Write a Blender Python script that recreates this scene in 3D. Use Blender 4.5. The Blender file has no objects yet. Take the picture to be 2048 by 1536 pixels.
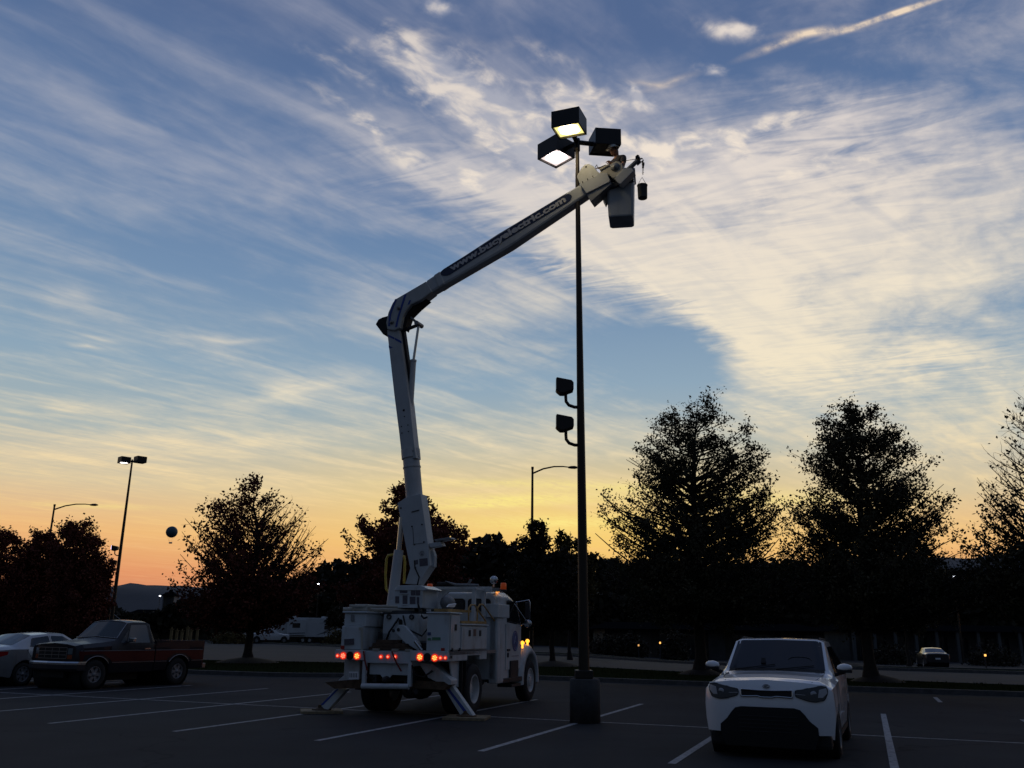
import bpy, bmesh, math, random
import numpy as np
from mathutils import Vector, Matrix
R = math.radians
scene = bpy.context.scene
C = scene.collection

# ---------------------------------------------------------------- camera
FPX = 1771.0                                   # focal length in pixels of the 2048 px wide photograph
up_c = np.array([0.01302, -0.96263, 0.27052]); up_c /= np.linalg.norm(up_c)
fw_c = np.array([0, 0, 1.0]); yc = fw_c - up_c * (fw_c @ up_c); yc /= np.linalg.norm(yc)
xc = np.cross(yc, up_c)
W = np.array([xc, yc, up_c])                   # camera (right, down, forward) -> world
CAM = np.array([0, 0, 1.637])
cd = bpy.data.cameras.new('camera'); cam = bpy.data.objects.new('camera', cd); C.objects.link(cam)
cd.sensor_width = 36; cd.lens = 36 * FPX / 2048; cd.clip_start = 0.1; cd.clip_end = 20000
M3 = W @ np.diag([1, -1, -1])
cam.matrix_world = Matrix([list(M3[i]) + [CAM[i]] for i in range(3)] + [[0, 0, 0, 1]])
scene.camera = cam
scene.view_settings.view_transform = 'Standard'; scene.view_settings.look = 'None'
scene.view_settings.gamma = 1; scene.view_settings.exposure = 0
scene.cycles.max_bounces = 5; scene.cycles.diffuse_bounces = 2; scene.cycles.glossy_bounces = 3
scene.cycles.transmission_bounces = 3; scene.cycles.transparent_max_bounces = 6

def ray(x, y): return W @ np.array([(x - 1024) / FPX, (y - 768) / FPX, 1.0])
def ground(x, y, z=0.0):
    r = ray(x, y); return CAM + r * ((z - CAM[2]) / r[2])
def at(x, y, Y):
    r = ray(x, y); return CAM + r * (Y / r[1])
def onplane(x, y, p0, n):
    r = ray(x, y); return CAM + r * (np.dot(np.array(p0) - CAM, n) / np.dot(r, n))

# ---------------------------------------------------------------- world: dusk sky with clouds
def lin(c):
    return tuple(((v / 255) / 12.92 if v <= 10.3 else (((v / 255) + 0.055) / 1.055) ** 2.4) for v in c)
world = bpy.data.worlds.new("World"); scene.world = world; world.use_nodes = True
NT = world.node_tree; NT.nodes.clear()
def N(t, **k):
    n = NT.nodes.new(t)
    for a, b in k.items(): setattr(n, a, b)
    return n
def L(a, b): NT.links.new(a, b)
def put(sock, v):
    if hasattr(v, 'is_linked'): L(v, sock)
    else: sock.default_value = v
def MA(op, a, b=0.0, c=None, clamp=False):
    n = N('ShaderNodeMath', operation=op); n.use_clamp = clamp
    put(n.inputs[0], a); put(n.inputs[1], b)
    if c is not None: put(n.inputs[2], c)
    return n.outputs[0]
def MIX(fac, a, b, mode='MIX'):
    n = N('ShaderNodeMix', data_type='RGBA', blend_type=mode)
    put(n.inputs[0], fac)
    for s, v in ((n.inputs[6], a), (n.inputs[7], b)):
        if hasattr(v, 'is_linked'): L(v, s)
        else: s.default_value = tuple(v) + (1,) if len(v) == 3 else v
    return n.outputs[2]
def RAMP(fac, stops):
    n = N('ShaderNodeValToRGB'); e = n.color_ramp.elements
    while len(e) < len(stops): e.new(0.5)
    for el, (p, c) in zip(e, stops): el.position = p; el.color = lin(c) + (1,)
    put(n.inputs[0], fac); return n.outputs[0]
def SM(v, a, b, lo=0.0, hi=1.0):
    n = N('ShaderNodeMapRange', interpolation_type='SMOOTHSTEP')
    put(n.inputs[0], v); n.inputs[1].default_value = a; n.inputs[2].default_value = b
    n.inputs[3].default_value = lo; n.inputs[4].default_value = hi
    return n.outputs[0]
tc = N('ShaderNodeTexCoord').outputs['Generated']
nv = N('ShaderNodeVectorMath', operation='NORMALIZE'); L(tc, nv.inputs[0])
sx = N('ShaderNodeSeparateXYZ'); L(nv.outputs[0], sx.inputs[0])
dx, dy, dz = sx.outputs
# gnomonic chart of the western sky (x/y, z/y) and the chart of a flat cloud layer (x/z, y/z)
yy = MA('MAXIMUM', dy, 0.02)
qc = N('ShaderNodeCombineXYZ'); L(MA('DIVIDE', dx, yy), qc.inputs[0]); L(MA('DIVIDE', dz, yy), qc.inputs[1]); Q = qc.outputs[0]
zz = MA('ADD', MA('MAXIMUM', dz, 0.0), 0.05)
pc = N('ShaderNodeCombineXYZ'); L(MA('DIVIDE', dx, zz), pc.inputs[0]); L(MA('DIVIDE', dy, zz), pc.inputs[1]); P = pc.outputs[0]
def MAPV(v, loc=(0, 0, 0), rot=0.0, sc=(1, 1, 1), kind='POINT'):
    n = N('ShaderNodeMapping', vector_type=kind); L(v, n.inputs[0])
    n.inputs['Location'].default_value = loc; n.inputs['Rotation'].default_value = (0, 0, rot); n.inputs['Scale'].default_value = sc
    return n.outputs[0]
def NOISE(v, scale, detail=5, rough=0.55, dist=0.0, w=None):
    n = N('ShaderNodeTexNoise', noise_dimensions='3D'); L(v, n.inputs['Vector'])
    n.inputs['Scale'].default_value = scale; n.inputs['Detail'].default_value = detail
    n.inputs['Roughness'].default_value = rough; n.inputs['Distortion'].default_value = dist
    return n.outputs[0]
def blobs(lst, base=0.0):
    s = base
    for (x, y, rx, ry, a, w) in lst:
        r = ray(x, y); qx, qy = r[0] / r[1], r[2] / r[1]
        e = 1.0 / FPX; r2 = ray(x + 10, y); r3 = ray(x, y + 10)
        sxx = abs(r2[0] / r2[1] - qx) / 10; syy = abs(r3[2] / r3[1] - qy) / 10
        m = MAPV(Qw, (qx, qy, 0), -R(a), (rx * sxx * 1.6, ry * syy * 1.6, 1), 'TEXTURE')
        g = N('ShaderNodeTexGradient', gradient_type='QUADRATIC_SPHERE'); L(m, g.inputs[0])
        s = MA('MULTIPLY_ADD', g.outputs[1], w, s)
    return s
# warp the chart a little so that no blob edge is a clean ellipse
wn = N('ShaderNodeTexNoise', noise_dimensions='3D'); L(Q, wn.inputs['Vector']); wn.inputs['Scale'].default_value = 5; wn.inputs['Detail'].default_value = 3
ws = N('ShaderNodeVectorMath', operation='SUBTRACT'); L(wn.outputs[1], ws.inputs[0]); ws.inputs[1].default_value = (0.5, 0.5, 0.5)
wa = N('ShaderNodeVectorMath', operation='MULTIPLY_ADD'); L(ws.outputs[0], wa.inputs[0]); wa.inputs[1].default_value = (0.10, 0.07, 0); L(Q, wa.inputs[2])
Qw = wa.outputs[0]
# base gradient by elevation
west = RAMP(dz, [(0.0, (196, 116, 94)), (0.055, (232, 150, 106)), (0.095, (243, 187, 126)), (0.145, (216, 200, 168)), (0.20, (170, 184, 186)),
                 (0.27, (144, 170, 190)), (0.36, (118, 147, 180)), (0.46, (98, 127, 168)), (0.60, (84, 107, 148)), (1.0, (78, 97, 134))])
east = RAMP(dz, [(0.0, (54, 58, 62)), (0.1, (62, 68, 76)), (0.3, (66, 78, 94)), (0.6, (70, 88, 118)), (1.0, (72, 90, 126))])
hl_ = MA('SQRT', MA('ADD', MA('MULTIPLY', dx, dx), MA('ADD', MA('MULTIPLY', dy, dy), 0.0001)))
wfac = SM(MA('DIVIDE', dy, hl_), 0.05, 0.82)
base = MIX(wfac, east, west)
# glow round the place where the sun went down
gx = MAPV(Qw, (0.08, 0.115, 0), 0, (0.75, 0.16, 1), 'TEXTURE')
gg = N('ShaderNodeTexGradient', gradient_type='QUADRATIC_SPHERE'); L(gx, gg.inputs[0])
base = MIX(MA('MULTIPLY', gg.outputs[1], 0.85), base, lin((255, 218, 116)))
sky = N('ShaderNodeTexSky', sky_type='NISHITA'); sky.sun_disc = False
sky.sun_elevation = R(0.6); sky.sun_rotation = R(6); sky.air_density = 1.2; sky.dust_density = 2.0
nis = MIX(1.0, sky.outputs[0], (0.05, 0.05, 0.05), 'MULTIPLY')
base = MIX(0.06, base, nis)
# streaky veil: fibres along one wind direction, fine ripples across it
DIR = R(90 - 47)
def WIND(loc, size, rot=0.0): return MAPV(P, loc, DIR + rot, (size[0], size[1], 1), 'TEXTURE')
n1 = NOISE(WIND((0.3, 1.7, 0), (1.3, 0.22)), 1.0, 6, 0.55, 0.9)
n2 = NOISE(WIND((3.1, 0.4, 2.0), (0.42, 0.12), R(6)), 1.0, 4, 0.5, 1.2)
n3 = NOISE(WIND((1.0, 5.0, 4.0), (0.058, 0.22), R(25)), 1.0, 4, 0.55, 1.6)
n5 = NOISE(WIND((7.0, 2.0, 9.0), (0.065, 0.045), R(14)), 1.0, 3, 0.5, 1.0)
n6 = NOISE(WIND((2.0, 8.0, 5.0), (0.30, 0.22)), 1.0, 6, 0.6, 0.6)
rip = blobs([(1000, 400, 420, 110, 24, .8), (1300, 520, 420, 110, 24, .8), (1600, 300, 400, 160, -8, .9), (1480, 640, 260, 140, 40, .5), (1110, 545, 120, 30, 20, 1.0), (1850, 740, 300, 90, -5, .6)], 0.0)
veil = blobs([(1650, 460, 560, 330, 6, .34), (1250, 330, 330, 160, 20, .20), (1150, 880, 300, 50, 0, .2), (1960, 860, 260, 120, 0, .25), (1700, 780, 420, 60, -4, .22), (960, 240, 300, 130, 30, .16),
    (430, 330, 560, 55, 21, .30), (640, 230, 560, 55, 25, .26), (240, 385, 330, 45, 15, .22), (120, 150, 500, 60, 24, .14), (760, 450, 230, 40, 22, .16),
    (1000, 350, 420, 60, 24, .40), (1180, 480, 430, 75, 24, .72), (1420, 560, 330, 120, 28, .55), (1500, 620, 250, 110, 42, .45), (1640, 470, 420, 150, 4, .35),
    (1900, 330, 420, 220, -8, .32), (1500, 330, 420, 90, -8, .28), (1880, 560, 260, 50, -8, .35), (1470, 740, 100, 100, 60, .42), (1850, 720, 330, 90, -4, .30), (1640, 690, 200, 70, 10, .35),
    (880, 615, 300, 55, 6, .40), (1080, 600, 190, 50, 10, .28), (720, 660, 160, 40, 10, .25), (560, 800, 190, 34, -18, .36), (520, 640, 160, 22, 6, .22), (170, 590, 100, 34, 18, .36),
    (450, 885, 420, 36, -3, .40), (200, 920, 420, 40, 5, .32), (120, 820, 240, 26, 8, .24), (1000, 910, 260, 30, 4, .22), (1650, 880, 500, 60, 0, .25), (900, 980, 700, 40, 0, .2),
    (230, 690, 60, 12, 4, .30), (450, 686, 90, 9, -2, .42), (195, 708, 50, 6, 6, .4),
    (340, 490, 330, 55, 12, -.22), (560, 560, 260, 50, 10, -.16), (1320, 690, 120, 95, 42, -.62), (1180, 660, 130, 50, 30, -.30), (1330, 760, 160, 70, 0, -.40), (800, 500, 200, 40, 20, -.3),
    (1650, 120, 420, 60, 6, -.24), (1240, 100, 200, 60, 10, -.10), (2000, 640, 120, 40, -10, -.2), (1000, 790, 150, 60, 0, -.25), (650, 730, 200, 24, 0, -.14)], 0.30)
rm_ = MA('MULTIPLY', SM(dx, 0.0, 0.30), SM(dz, 0.17, 0.34))
n7 = NOISE(WIND((4.0, 3.0, 1.0), (0.16, 0.22), R(25)), 1.0, 6, 0.6, 0.8)
nf = MA('ADD', MA('MULTIPLY', n1, 0.42), MA('ADD', MA('MULTIPLY', n2, 0.24), MA('ADD', MA('MULTIPLY', n5, 0.08), MA('MULTIPLY', n6, 0.26))))
ni = MA('ADD', MA('MULTIPLY', n6, 0.45), MA('ADD', MA('MULTIPLY', n7, 0.47), MA('MULTIPLY', n5, 0.08)))
mf_ = N('ShaderNodeMix', data_type='FLOAT'); L(MA('MULTIPLY', rm_, 0.8), mf_.inputs[0]); L(nf, mf_.inputs[2]); L(ni, mf_.inputs[3]); nz = mf_.outputs[0]
nz = MA('ADD', nz, MA('MULTIPLY', MA('SUBTRACT', n3, 0.5), MA('MULTIPLY', MA('MINIMUM', rip, 1.0), 0.80)))
va = SM(MA('ADD', MA('MULTIPLY', nz, 2.1), MA('SUBTRACT', veil, 1.24)), -0.10, 0.85)
# altocumulus puffs
n4 = NOISE(WIND((2.0, 1.0, 7.0), (0.085, 0.062)), 1.0, 5, 0.52, 0.3)
puff = blobs([(880, 140, 250, 75, 38, .33), (1010, 230, 270, 75, 33, .36), (760, 250, 260, 45, 30, .20), (930, 360, 260, 45, 30, .22), (1150, 215, 90, 45, 10, .36), (1270, 200, 60, 30, 10, .55),
              (950, 185, 60, 26, 8, .34), (860, 140, 50, 24, 8, .3), (1150, 200, 40, 26, 0, .3), (1470, 50, 110, 36, 4, .30), (1440, 130, 60, 26, 0, .34), (890, 22, 70, 26, 22, .45), (1390, 470, 300, 80, 25, .12),
              (700, 130, 200, 60, 30, .16), (1100, 120, 160, 50, 20, .14), (1060, 290, 150, 50, 30, .28), (1210, 300, 120, 40, 10, .22), (1180, 240, 200, 90, 20, .12), (1300, 300, 330, 60, -8, .24), (1500, 260, 260, 40, -14, .26), (1650, 330, 260, 40, -14, .24)], 0.0)
pa = MA('MULTIPLY', SM(MA('ADD', MA('ADD', MA('MULTIPLY', n4, 0.8), MA('MULTIPLY', n5, 0.2)), MA('MULTIPLY', puff, 0.9)), 0.56, 0.86), SM(puff, 0.02, 0.2))
# contrail: two stretched pieces
wn2 = NOISE(Q, 30, 4, 0.65, 0)
con = MA('MULTIPLY', MA('ADD', wn2, -0.22), 3.0, clamp=True)
Qs = Qw; Qw = Q
cm = blobs([(1790, 27, 130, 6, -22, 2.8), (1650, 62, 90, 9, -8, 1.3), (1570, 84, 90, 9, -24, 1.0), (1340, 165, 60, 9, -22, .5), (1300, 168, 50, 7, 8, .4)], 0.0)
Qw = Qs
ca = MA('MULTIPLY', MA('MINIMUM', cm, 1.0), con, clamp=True)
# cloud colours: cream where they face the glow, mauve away from it
ccol = RAMP(dz, [(0.0, (214, 140, 118)), (0.06, (250, 186, 128)), (0.11, (255, 214, 138)), (0.16, (255, 226, 172)), (0.24, (253, 235, 198)), (0.34, (253, 237, 208)), (0.48, (240, 227, 214)), (0.62, (206, 200, 206)), (1.0, (120, 124, 150))])
shad = RAMP(dz, [(0.0, (150, 112, 112)), (0.12, (190, 168, 142)), (0.24, (186, 190, 190)), (0.42, (158, 168, 188)), (0.62, (134, 144, 168)), (1.0, (80, 92, 130))])
rightw = SM(dx, -0.34, 0.14)
ccol = MIX(MA('MULTIPLY', MA('SUBTRACT', 1.0, rightw), SM(dz, 0.2, 0.36, 0.0, 0.72)), ccol, shad)
body = MIX(SM(MA('ADD', MA('MULTIPLY', n3, 0.55), MA('MULTIPLY', n2, 0.6)), 0.42, 0.72), shad, ccol)
va = MA('MULTIPLY', va, SM(dy, -0.1, 0.40, 0.06, 1.0)); pa = MA('MULTIPLY', pa, SM(dy, 0.0, 0.3))
col = MIX(MA('MULTIPLY', va, 0.86), base, MIX(0.72, body, ccol))
col = MIX(MA('MULTIPLY', pa, 0.9), col, MIX(SM(n4, 0.42, 0.66), MIX(0.35, shad, ccol), MIX(0.5, ccol, lin((255, 238, 214)))))
col = MIX(MA('MULTIPLY', ca, 0.85), col, lin((250, 226, 196)))
Qw = Q
bar = MA('MULTIPLY', blobs([(1040, 998, 230, 14, -2, 1.1), (960, 1012, 190, 9, -3, .8), (1120, 1045, 230, 20, -1, 1.1), (180, 1012, 150, 7, 1, .6), (1230, 975, 260, 12, 0, .8), (1560, 1000, 300, 24, 0, .6), (1000, 965, 260, 10, -1, .5)], 0.0), SM(n5, 0.3, 0.6, 0.35, 1.0))
col = MIX(MA('MULTIPLY', MA('MINIMUM', bar, 1.0), 0.8), col, lin((255, 236, 140)))
below = SM(dz, -0.03, 0.0)
col = MIX(below, lin((26, 26, 30)), col)
# the colours above are the display values; the Background runs at a tenth of its nominal strength
col = MIX(1.0, col, (10, 10, 10), 'MULTIPLY')
bg = N('ShaderNodeBackground'); L(col, bg.inputs[0]); bg.inputs[1].default_value = 0.1
wo = N('ShaderNodeOutputWorld'); L(bg.outputs[0], wo.inputs[0])
world.cycles.sampling_method = 'MANUAL'; world.cycles.sample_map_resolution = 512

# the sun is just under the tree line: a faint warm light from the glow
sd = bpy.data.lights.new('sun', 'SUN'); sd.energy = 0.10; sd.angle = R(12); sd.color = (1.0, 0.72, 0.42)
sun = bpy.data.objects.new('sun', sd); C.objects.link(sun)
sun.rotation_euler = Vector((-math.sin(R(6)), -math.cos(R(6)), -math.tan(R(2)))).to_track_quat('-Z', 'Y').to_euler()

# ---------------------------------------------------------------- materials
MATS = {}
def mat(name, col, rough=0.6, metal=0.0, var=0.0, vscale=6.0, bump=0.0, bscale=40.0, emit=None, es=0.0, coat=0.0, spec=0.5, trans=0.0, ior=1.45, dirt=None, dscale=3.0, damt=0.0):
    if name in MATS: return MATS[name]
    m = bpy.data.materials.new(name); m.use_nodes = True; MATS[name] = m
    nt = m.node_tree; b = nt.nodes['Principled BSDF']
    b.inputs['Base Color'].default_value = tuple(col) + (1,)
    b.inputs['Roughness'].default_value = rough; b.inputs['Metallic'].default_value = metal
    b.inputs['Coat Weight'].default_value = coat; b.inputs['Specular IOR Level'].default_value = spec
    b.inputs['Transmission Weight'].default_value = trans; b.inputs['IOR'].default_value = ior
    tcn = nt.nodes.new('ShaderNodeTexCoord')
    if var > 0 or dirt:
        n = nt.nodes.new('ShaderNodeTexNoise'); n.inputs['Scale'].default_value = vscale; n.inputs['Detail'].default_value = 6; n.inputs['Roughness'].default_value = 0.65
        nt.links.new(tcn.outputs['Object'], n.inputs['Vector'])
        r = nt.nodes.new('ShaderNodeValToRGB'); e = r.color_ramp.elements
        e[0].position = 0.32; e[1].position = 0.68
        e[0].color = tuple(max(0, c * (1 - var)) for c in col) + (1,); e[1].color = tuple(min(1, c * (1 + var * 0.6)) for c in col) + (1,)
        nt.links.new(n.outputs[0], r.inputs[0]); outc = r.outputs[0]
        if dirt:
            n2 = nt.nodes.new('ShaderNodeTexNoise'); n2.inputs['Scale'].default_value = dscale; n2.inputs['Detail'].default_value = 8; n2.inputs['Roughness'].default_value = 0.7
            mp = nt.nodes.new('ShaderNodeMapping'); mp.inputs['Scale'].default_value = (1, 1, 0.35); nt.links.new(tcn.outputs['Object'], mp.inputs[0]); nt.links.new(mp.outputs[0], n2.inputs['Vector'])
            mr = nt.nodes.new('ShaderNodeMapRange'); mr.inputs[1].default_value = 0.50; mr.inputs[2].default_value = 0.75; mr.inputs[4].default_value = damt
            nt.links.new(n2.outputs[0], mr.inputs[0])
            mx = nt.nodes.new('ShaderNodeMix'); mx.data_type = 'RGBA'; nt.links.new(mr.outputs[0], mx.inputs[0]); nt.links.new(outc, mx.inputs[6]); mx.inputs[7].default_value = tuple(dirt) + (1,)
            outc = mx.outputs[2]
        nt.links.new(outc, b.inputs['Base Color'])
    if bump > 0:
        n = nt.nodes.new('ShaderNodeTexNoise'); n.inputs['Scale'].default_value = bscale; n.inputs['Detail'].default_value = 4
        nt.links.new(tcn.outputs['Object'], n.inputs['Vector'])
        bp = nt.nodes.new('ShaderNodeBump'); bp.inputs['Strength'].default_value = bump; bp.inputs['Distance'].default_value = 0.02
        nt.links.new(n.outputs[0], bp.inputs['Height']); nt.links.new(bp.outputs[0], b.inputs['Normal'])
    if emit:
        b.inputs['Emission Color'].default_value = tuple(emit) + (1,); b.inputs['Emission Strength'].default_value = es
    return m

WHITE = mat('white_truck_paint', (0.54, 0.58, 0.60), 0.42, var=0.10, vscale=2.5, dirt=(0.26, 0.21, 0.15), dscale=2.6, damt=0.75, coat=0.15)
FIBRE = mat('white_fibreglass', (0.48, 0.50, 0.51), 0.5, var=0.10, vscale=1.6, dirt=(0.25, 0.23, 0.19), dscale=1.5, damt=0.5)
CREAM = mat('aged_fibreglass', (0.42, 0.40, 0.34), 0.55, var=0.15, vscale=3)
GREY = mat('grey_steel', (0.22, 0.23, 0.24), 0.5, 0.3, var=0.2)
DARK = mat('dark_steel', (0.035, 0.036, 0.04), 0.6, 0.2, var=0.3)
RUST = mat('rusty_plate', (0.10, 0.062, 0.035), 0.8, var=0.5, vscale=9, bump=0.3)
WOODM = mat('weathered_wood', (0.26, 0.20, 0.12), 0.85, var=0.4, vscale=12, bump=0.3)
BLACK = mat('black_rubber', (0.018, 0.018, 0.019), 0.85, var=0.3, vscale=20, bump=0.4)
PLAST = mat('black_plastic', (0.012, 0.012, 0.013), 0.75)
CHROME = mat('chrome', (0.55, 0.56, 0.58), 0.22, 1.0)
GLASS = mat('dark_window_glass', (0.012, 0.015, 0.018), 0.06, spec=0.6)
STEELW = mat('white_wheel_steel', (0.52, 0.53, 0.53), 0.45, var=0.15)
BLUE = mat('blue_stripe', (0.025, 0.06, 0.30), 0.45)
NAVY = mat('navy_decal', (0.018, 0.028, 0.075), 0.4)
SILVERL = mat('silver_lettering', (0.55, 0.55, 0.56), 0.5)
YELLOW = mat('yellow_paint', (0.55, 0.40, 0.06), 0.5, var=0.2)
YELRUST = mat('faded_yellow_pipe', (0.40, 0.24, 0.08), 0.7, var=0.4, vscale=10)
DECAL = mat('dark_decal', (0.10, 0.09, 0.11), 0.5, var=0.4, vscale=30)
REDR = mat('red_reflector', (0.35, 0.02, 0.015), 0.35)
REDL = mat('red_lamp_lit', (0.5, 0.02, 0.01), 0.3, emit=(1, 0.05, 0.02), es=0.5)
REDH = mat('red_lamp_core', (0.8, 0.1, 0.05), 0.3, emit=(1, 0.18, 0.10), es=2.4)
AMBH = mat('amber_red_core', (0.8, 0.2, 0.05), 0.3, emit=(1, 0.30, 0.06), es=3)
AMBL = mat('amber_lamp_lit', (0.8, 0.3, 0.02), 0.3, emit=(1, 0.36, 0.03), es=2.6)
ORANGE = mat('orange_beacon', (0.50, 0.085, 0.02), 0.4, emit=(0.5, 0.07, 0.01), es=0.12)
PAPER = mat('white_paper', (0.75, 0.76, 0.78), 0.8)
LAMPH = mat('bronze_lamp_housing', (0.022, 0.019, 0.017), 0.45, 0.2, var=0.2)
POLEM = mat('bronze_pole', (0.028, 0.021, 0.014), 0.45, 0.2, var=0.25, vscale=1.5)
CONC = mat('concrete', (0.055, 0.054, 0.055), 0.9, var=0.3, vscale=5, bump=0.4, bscale=30)

# ---------------------------------------------------------------- mesh helpers
class MB:
    def __init__(s): s.v = []; s.f = []; s.sm = []
    def add(s, v, f, smooth=False):
        o = len(s.v); s.v += [tuple(float(c) for c in p) for p in v]; s.f += [tuple(i + o for i in q) for q in f]; s.sm += [smooth] * len(f)
        return s
    def box(s, x0, x1, y0, y1, z0, z1, bev=0.0):
        b = min(bev, (x1 - x0) / 3, (y1 - y0) / 3, (z1 - z0) / 3)
        if b <= 0:
            v = [(x, y, z) for z in (z0, z1) for y in (y0, y1) for x in (x0, x1)]
            return s.add(v, [(0, 2, 3, 1), (4, 5, 7, 6), (0, 1, 5, 4), (1, 3, 7, 5), (3, 2, 6, 7), (2, 0, 4, 6)])
        bm = bmesh.new(); bmesh.ops.create_cube(bm, size=1)
        for q in bm.verts: q.co = Vector(((x0 + x1) / 2 + q.co.x * (x1 - x0), (y0 + y1) / 2 + q.co.y * (y1 - y0), (z0 + z1) / 2 + q.co.z * (z1 - z0)))
        bmesh.ops.bevel(bm, geom=bm.edges[:], offset=b, segments=2, profile=0.6, affect='EDGES')
        bm.verts.index_update()
        s.add([q.co for q in bm.verts], [[q.index for q in f.verts] for f in bm.faces]); bm.free(); return s
    def tube(s, pts, r, seg=10, caps=True):
        pts = [np.array(p, float) for p in pts]; n = len(pts); rr = r if hasattr(r, '__len__') else [r] * n
        prev = None; v = []
        for i, p in enumerate(pts):
            t = pts[min(i + 1, n - 1)] - pts[max(i - 1, 0)]; t /= (np.linalg.norm(t) + 1e-12)
            if prev is None:
                a = np.array([0, 0, 1.0]) if abs(t[2]) < 0.9 else np.array([1.0, 0, 0])
            else: a = prev
            a = a - t * (a @ t); a /= (np.linalg.norm(a) + 1e-12); prev = a; b = np.cross(t, a)
            for k in range(seg):
                th = 2 * math.pi * (k + 0.5) / seg; v.append(p + rr[i] * (math.cos(th) * a + math.sin(th) * b))
        f = [(i * seg + k, i * seg + (k + 1) % seg, (i + 1) * seg + (k + 1) % seg, (i + 1) * seg + k) for i in range(n - 1) for k in range(seg)]
        s.add(v, f, True)
        if caps: s.add([v[k] for k in range(seg)], [tuple(range(seg))[::-1]]); s.add([v[(n - 1) * seg + k] for k in range(seg)], [tuple(range(seg))])
        return s
    def disc(s, c, n, r, h=0.01, seg=20, r2=None):
        c = np.array(c, float); n = np.array(n, float); n /= np.linalg.norm(n)
        return s.tube([c, c + n * h], [r, r if r2 is None else r2], seg)
    def lathe(s, c, axis, prof, seg=28):
        c = np.array(c, float); t = np.array(axis, float); t /= np.linalg.norm(t)
        a = np.array([0, 0, 1.0]) if abs(t[2]) < 0.9 else np.array([1.0, 0, 0]); a -= t * (a @ t); a /= np.linalg.norm(a); b = np.cross(t, a)
        v = []; 
        for (r, h) in prof:
            for k in range(seg):
                th = 2 * math.pi * k / seg; v.append(c + t * h + r * (math.cos(th) * a + math.sin(th) * b))
        f = [(i * seg + k, i * seg + (k + 1) % seg, (i + 1) * seg + (k + 1) % seg, (i + 1) * seg + k) for i in range(len(prof) - 1) for k in range(seg)]
        return s.add(v, f, True)
    def slab(s, front, ext):
        """polygon (3D points) pushed along the vector ext"""
        front = [np.array(p, float) for p in front]; n = len(front); ext = np.array(ext, float)
        v = front + [p + ext for p in front]
        bmf = [tuple(range(n)), tuple(range(2 * n - 1, n - 1, -1))] + [(i, n + i, n + (i + 1) % n, (i + 1) % n) for i in range(n)]
        return s.add(v, bmf)
    def build(s, name, m, parent=None, smooth=None, bevel=0.0, tri=False):
        me = bpy.data.meshes.new(name); me.from_pydata(s.v, [], s.f)
        me.polygons.foreach_set('use_smooth', s.sm if smooth is None else [smooth] * len(s.f))
        me.materials.append(m)
        bm = bmesh.new(); bm.from_mesh(me)
        ng = [f for f in bm.faces if len(f.verts) > 4]
        if ng: bmesh.ops.triangulate(bm, faces=ng)
        bmesh.ops.recalc_face_normals(bm, faces=bm.faces[:]); bm.to_mesh(me); bm.free()
        me.update()
        o = bpy.data.objects.new(name, me); C.objects.link(o)
        if parent: o.parent = parent
        if bevel > 0:
            md = o.modifiers.new('bevel', 'BEVEL'); md.width = bevel; md.segments = 2; md.limit_method = 'ANGLE'; md.angle_limit = R(40)
        return o
def tag(o, label=None, cat=None, group=None, kind=None):
    if label: o['label'] = label
    if cat: o['category'] = cat
    if group: o['group'] = group
    if kind: o['kind'] = kind
    return o
def thing(name, loc, rz=0.0, label=None, cat=None, group=None):
    o = bpy.data.objects.new(name, None); C.objects.link(o); o.location = loc; o.rotation_euler = (0, 0, rz); o.empty_display_size = 0.2
    return tag(o, label, cat, group)
def struct(o): o['kind'] = 'structure'; return o
def text_mesh(name, body, size, M, m, parent, ext=0.004, off=0.0, sx=1.0):
    cu = bpy.data.curves.new(name, 'FONT'); cu.body = body; cu.size = size; cu.extrude = ext; cu.offset = off; cu.align_x = 'CENTER'; cu.align_y = 'CENTER'; cu.resolution_u = 3
    t = bpy.data.objects.new(name, cu); C.objects.link(t)
    bpy.context.view_layer.update(); dg = bpy.context.evaluated_depsgraph_get()
    me = bpy.data.meshes.new_from_object(t.evaluated_get(dg)); bpy.data.objects.remove(t)
    me.transform(M @ Matrix.Diagonal((sx, 1, 1, 1))); me.materials.clear(); me.materials.append(m)
    o = bpy.data.objects.new(name, me); C.objects.link(o); o.parent = parent; return o
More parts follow.
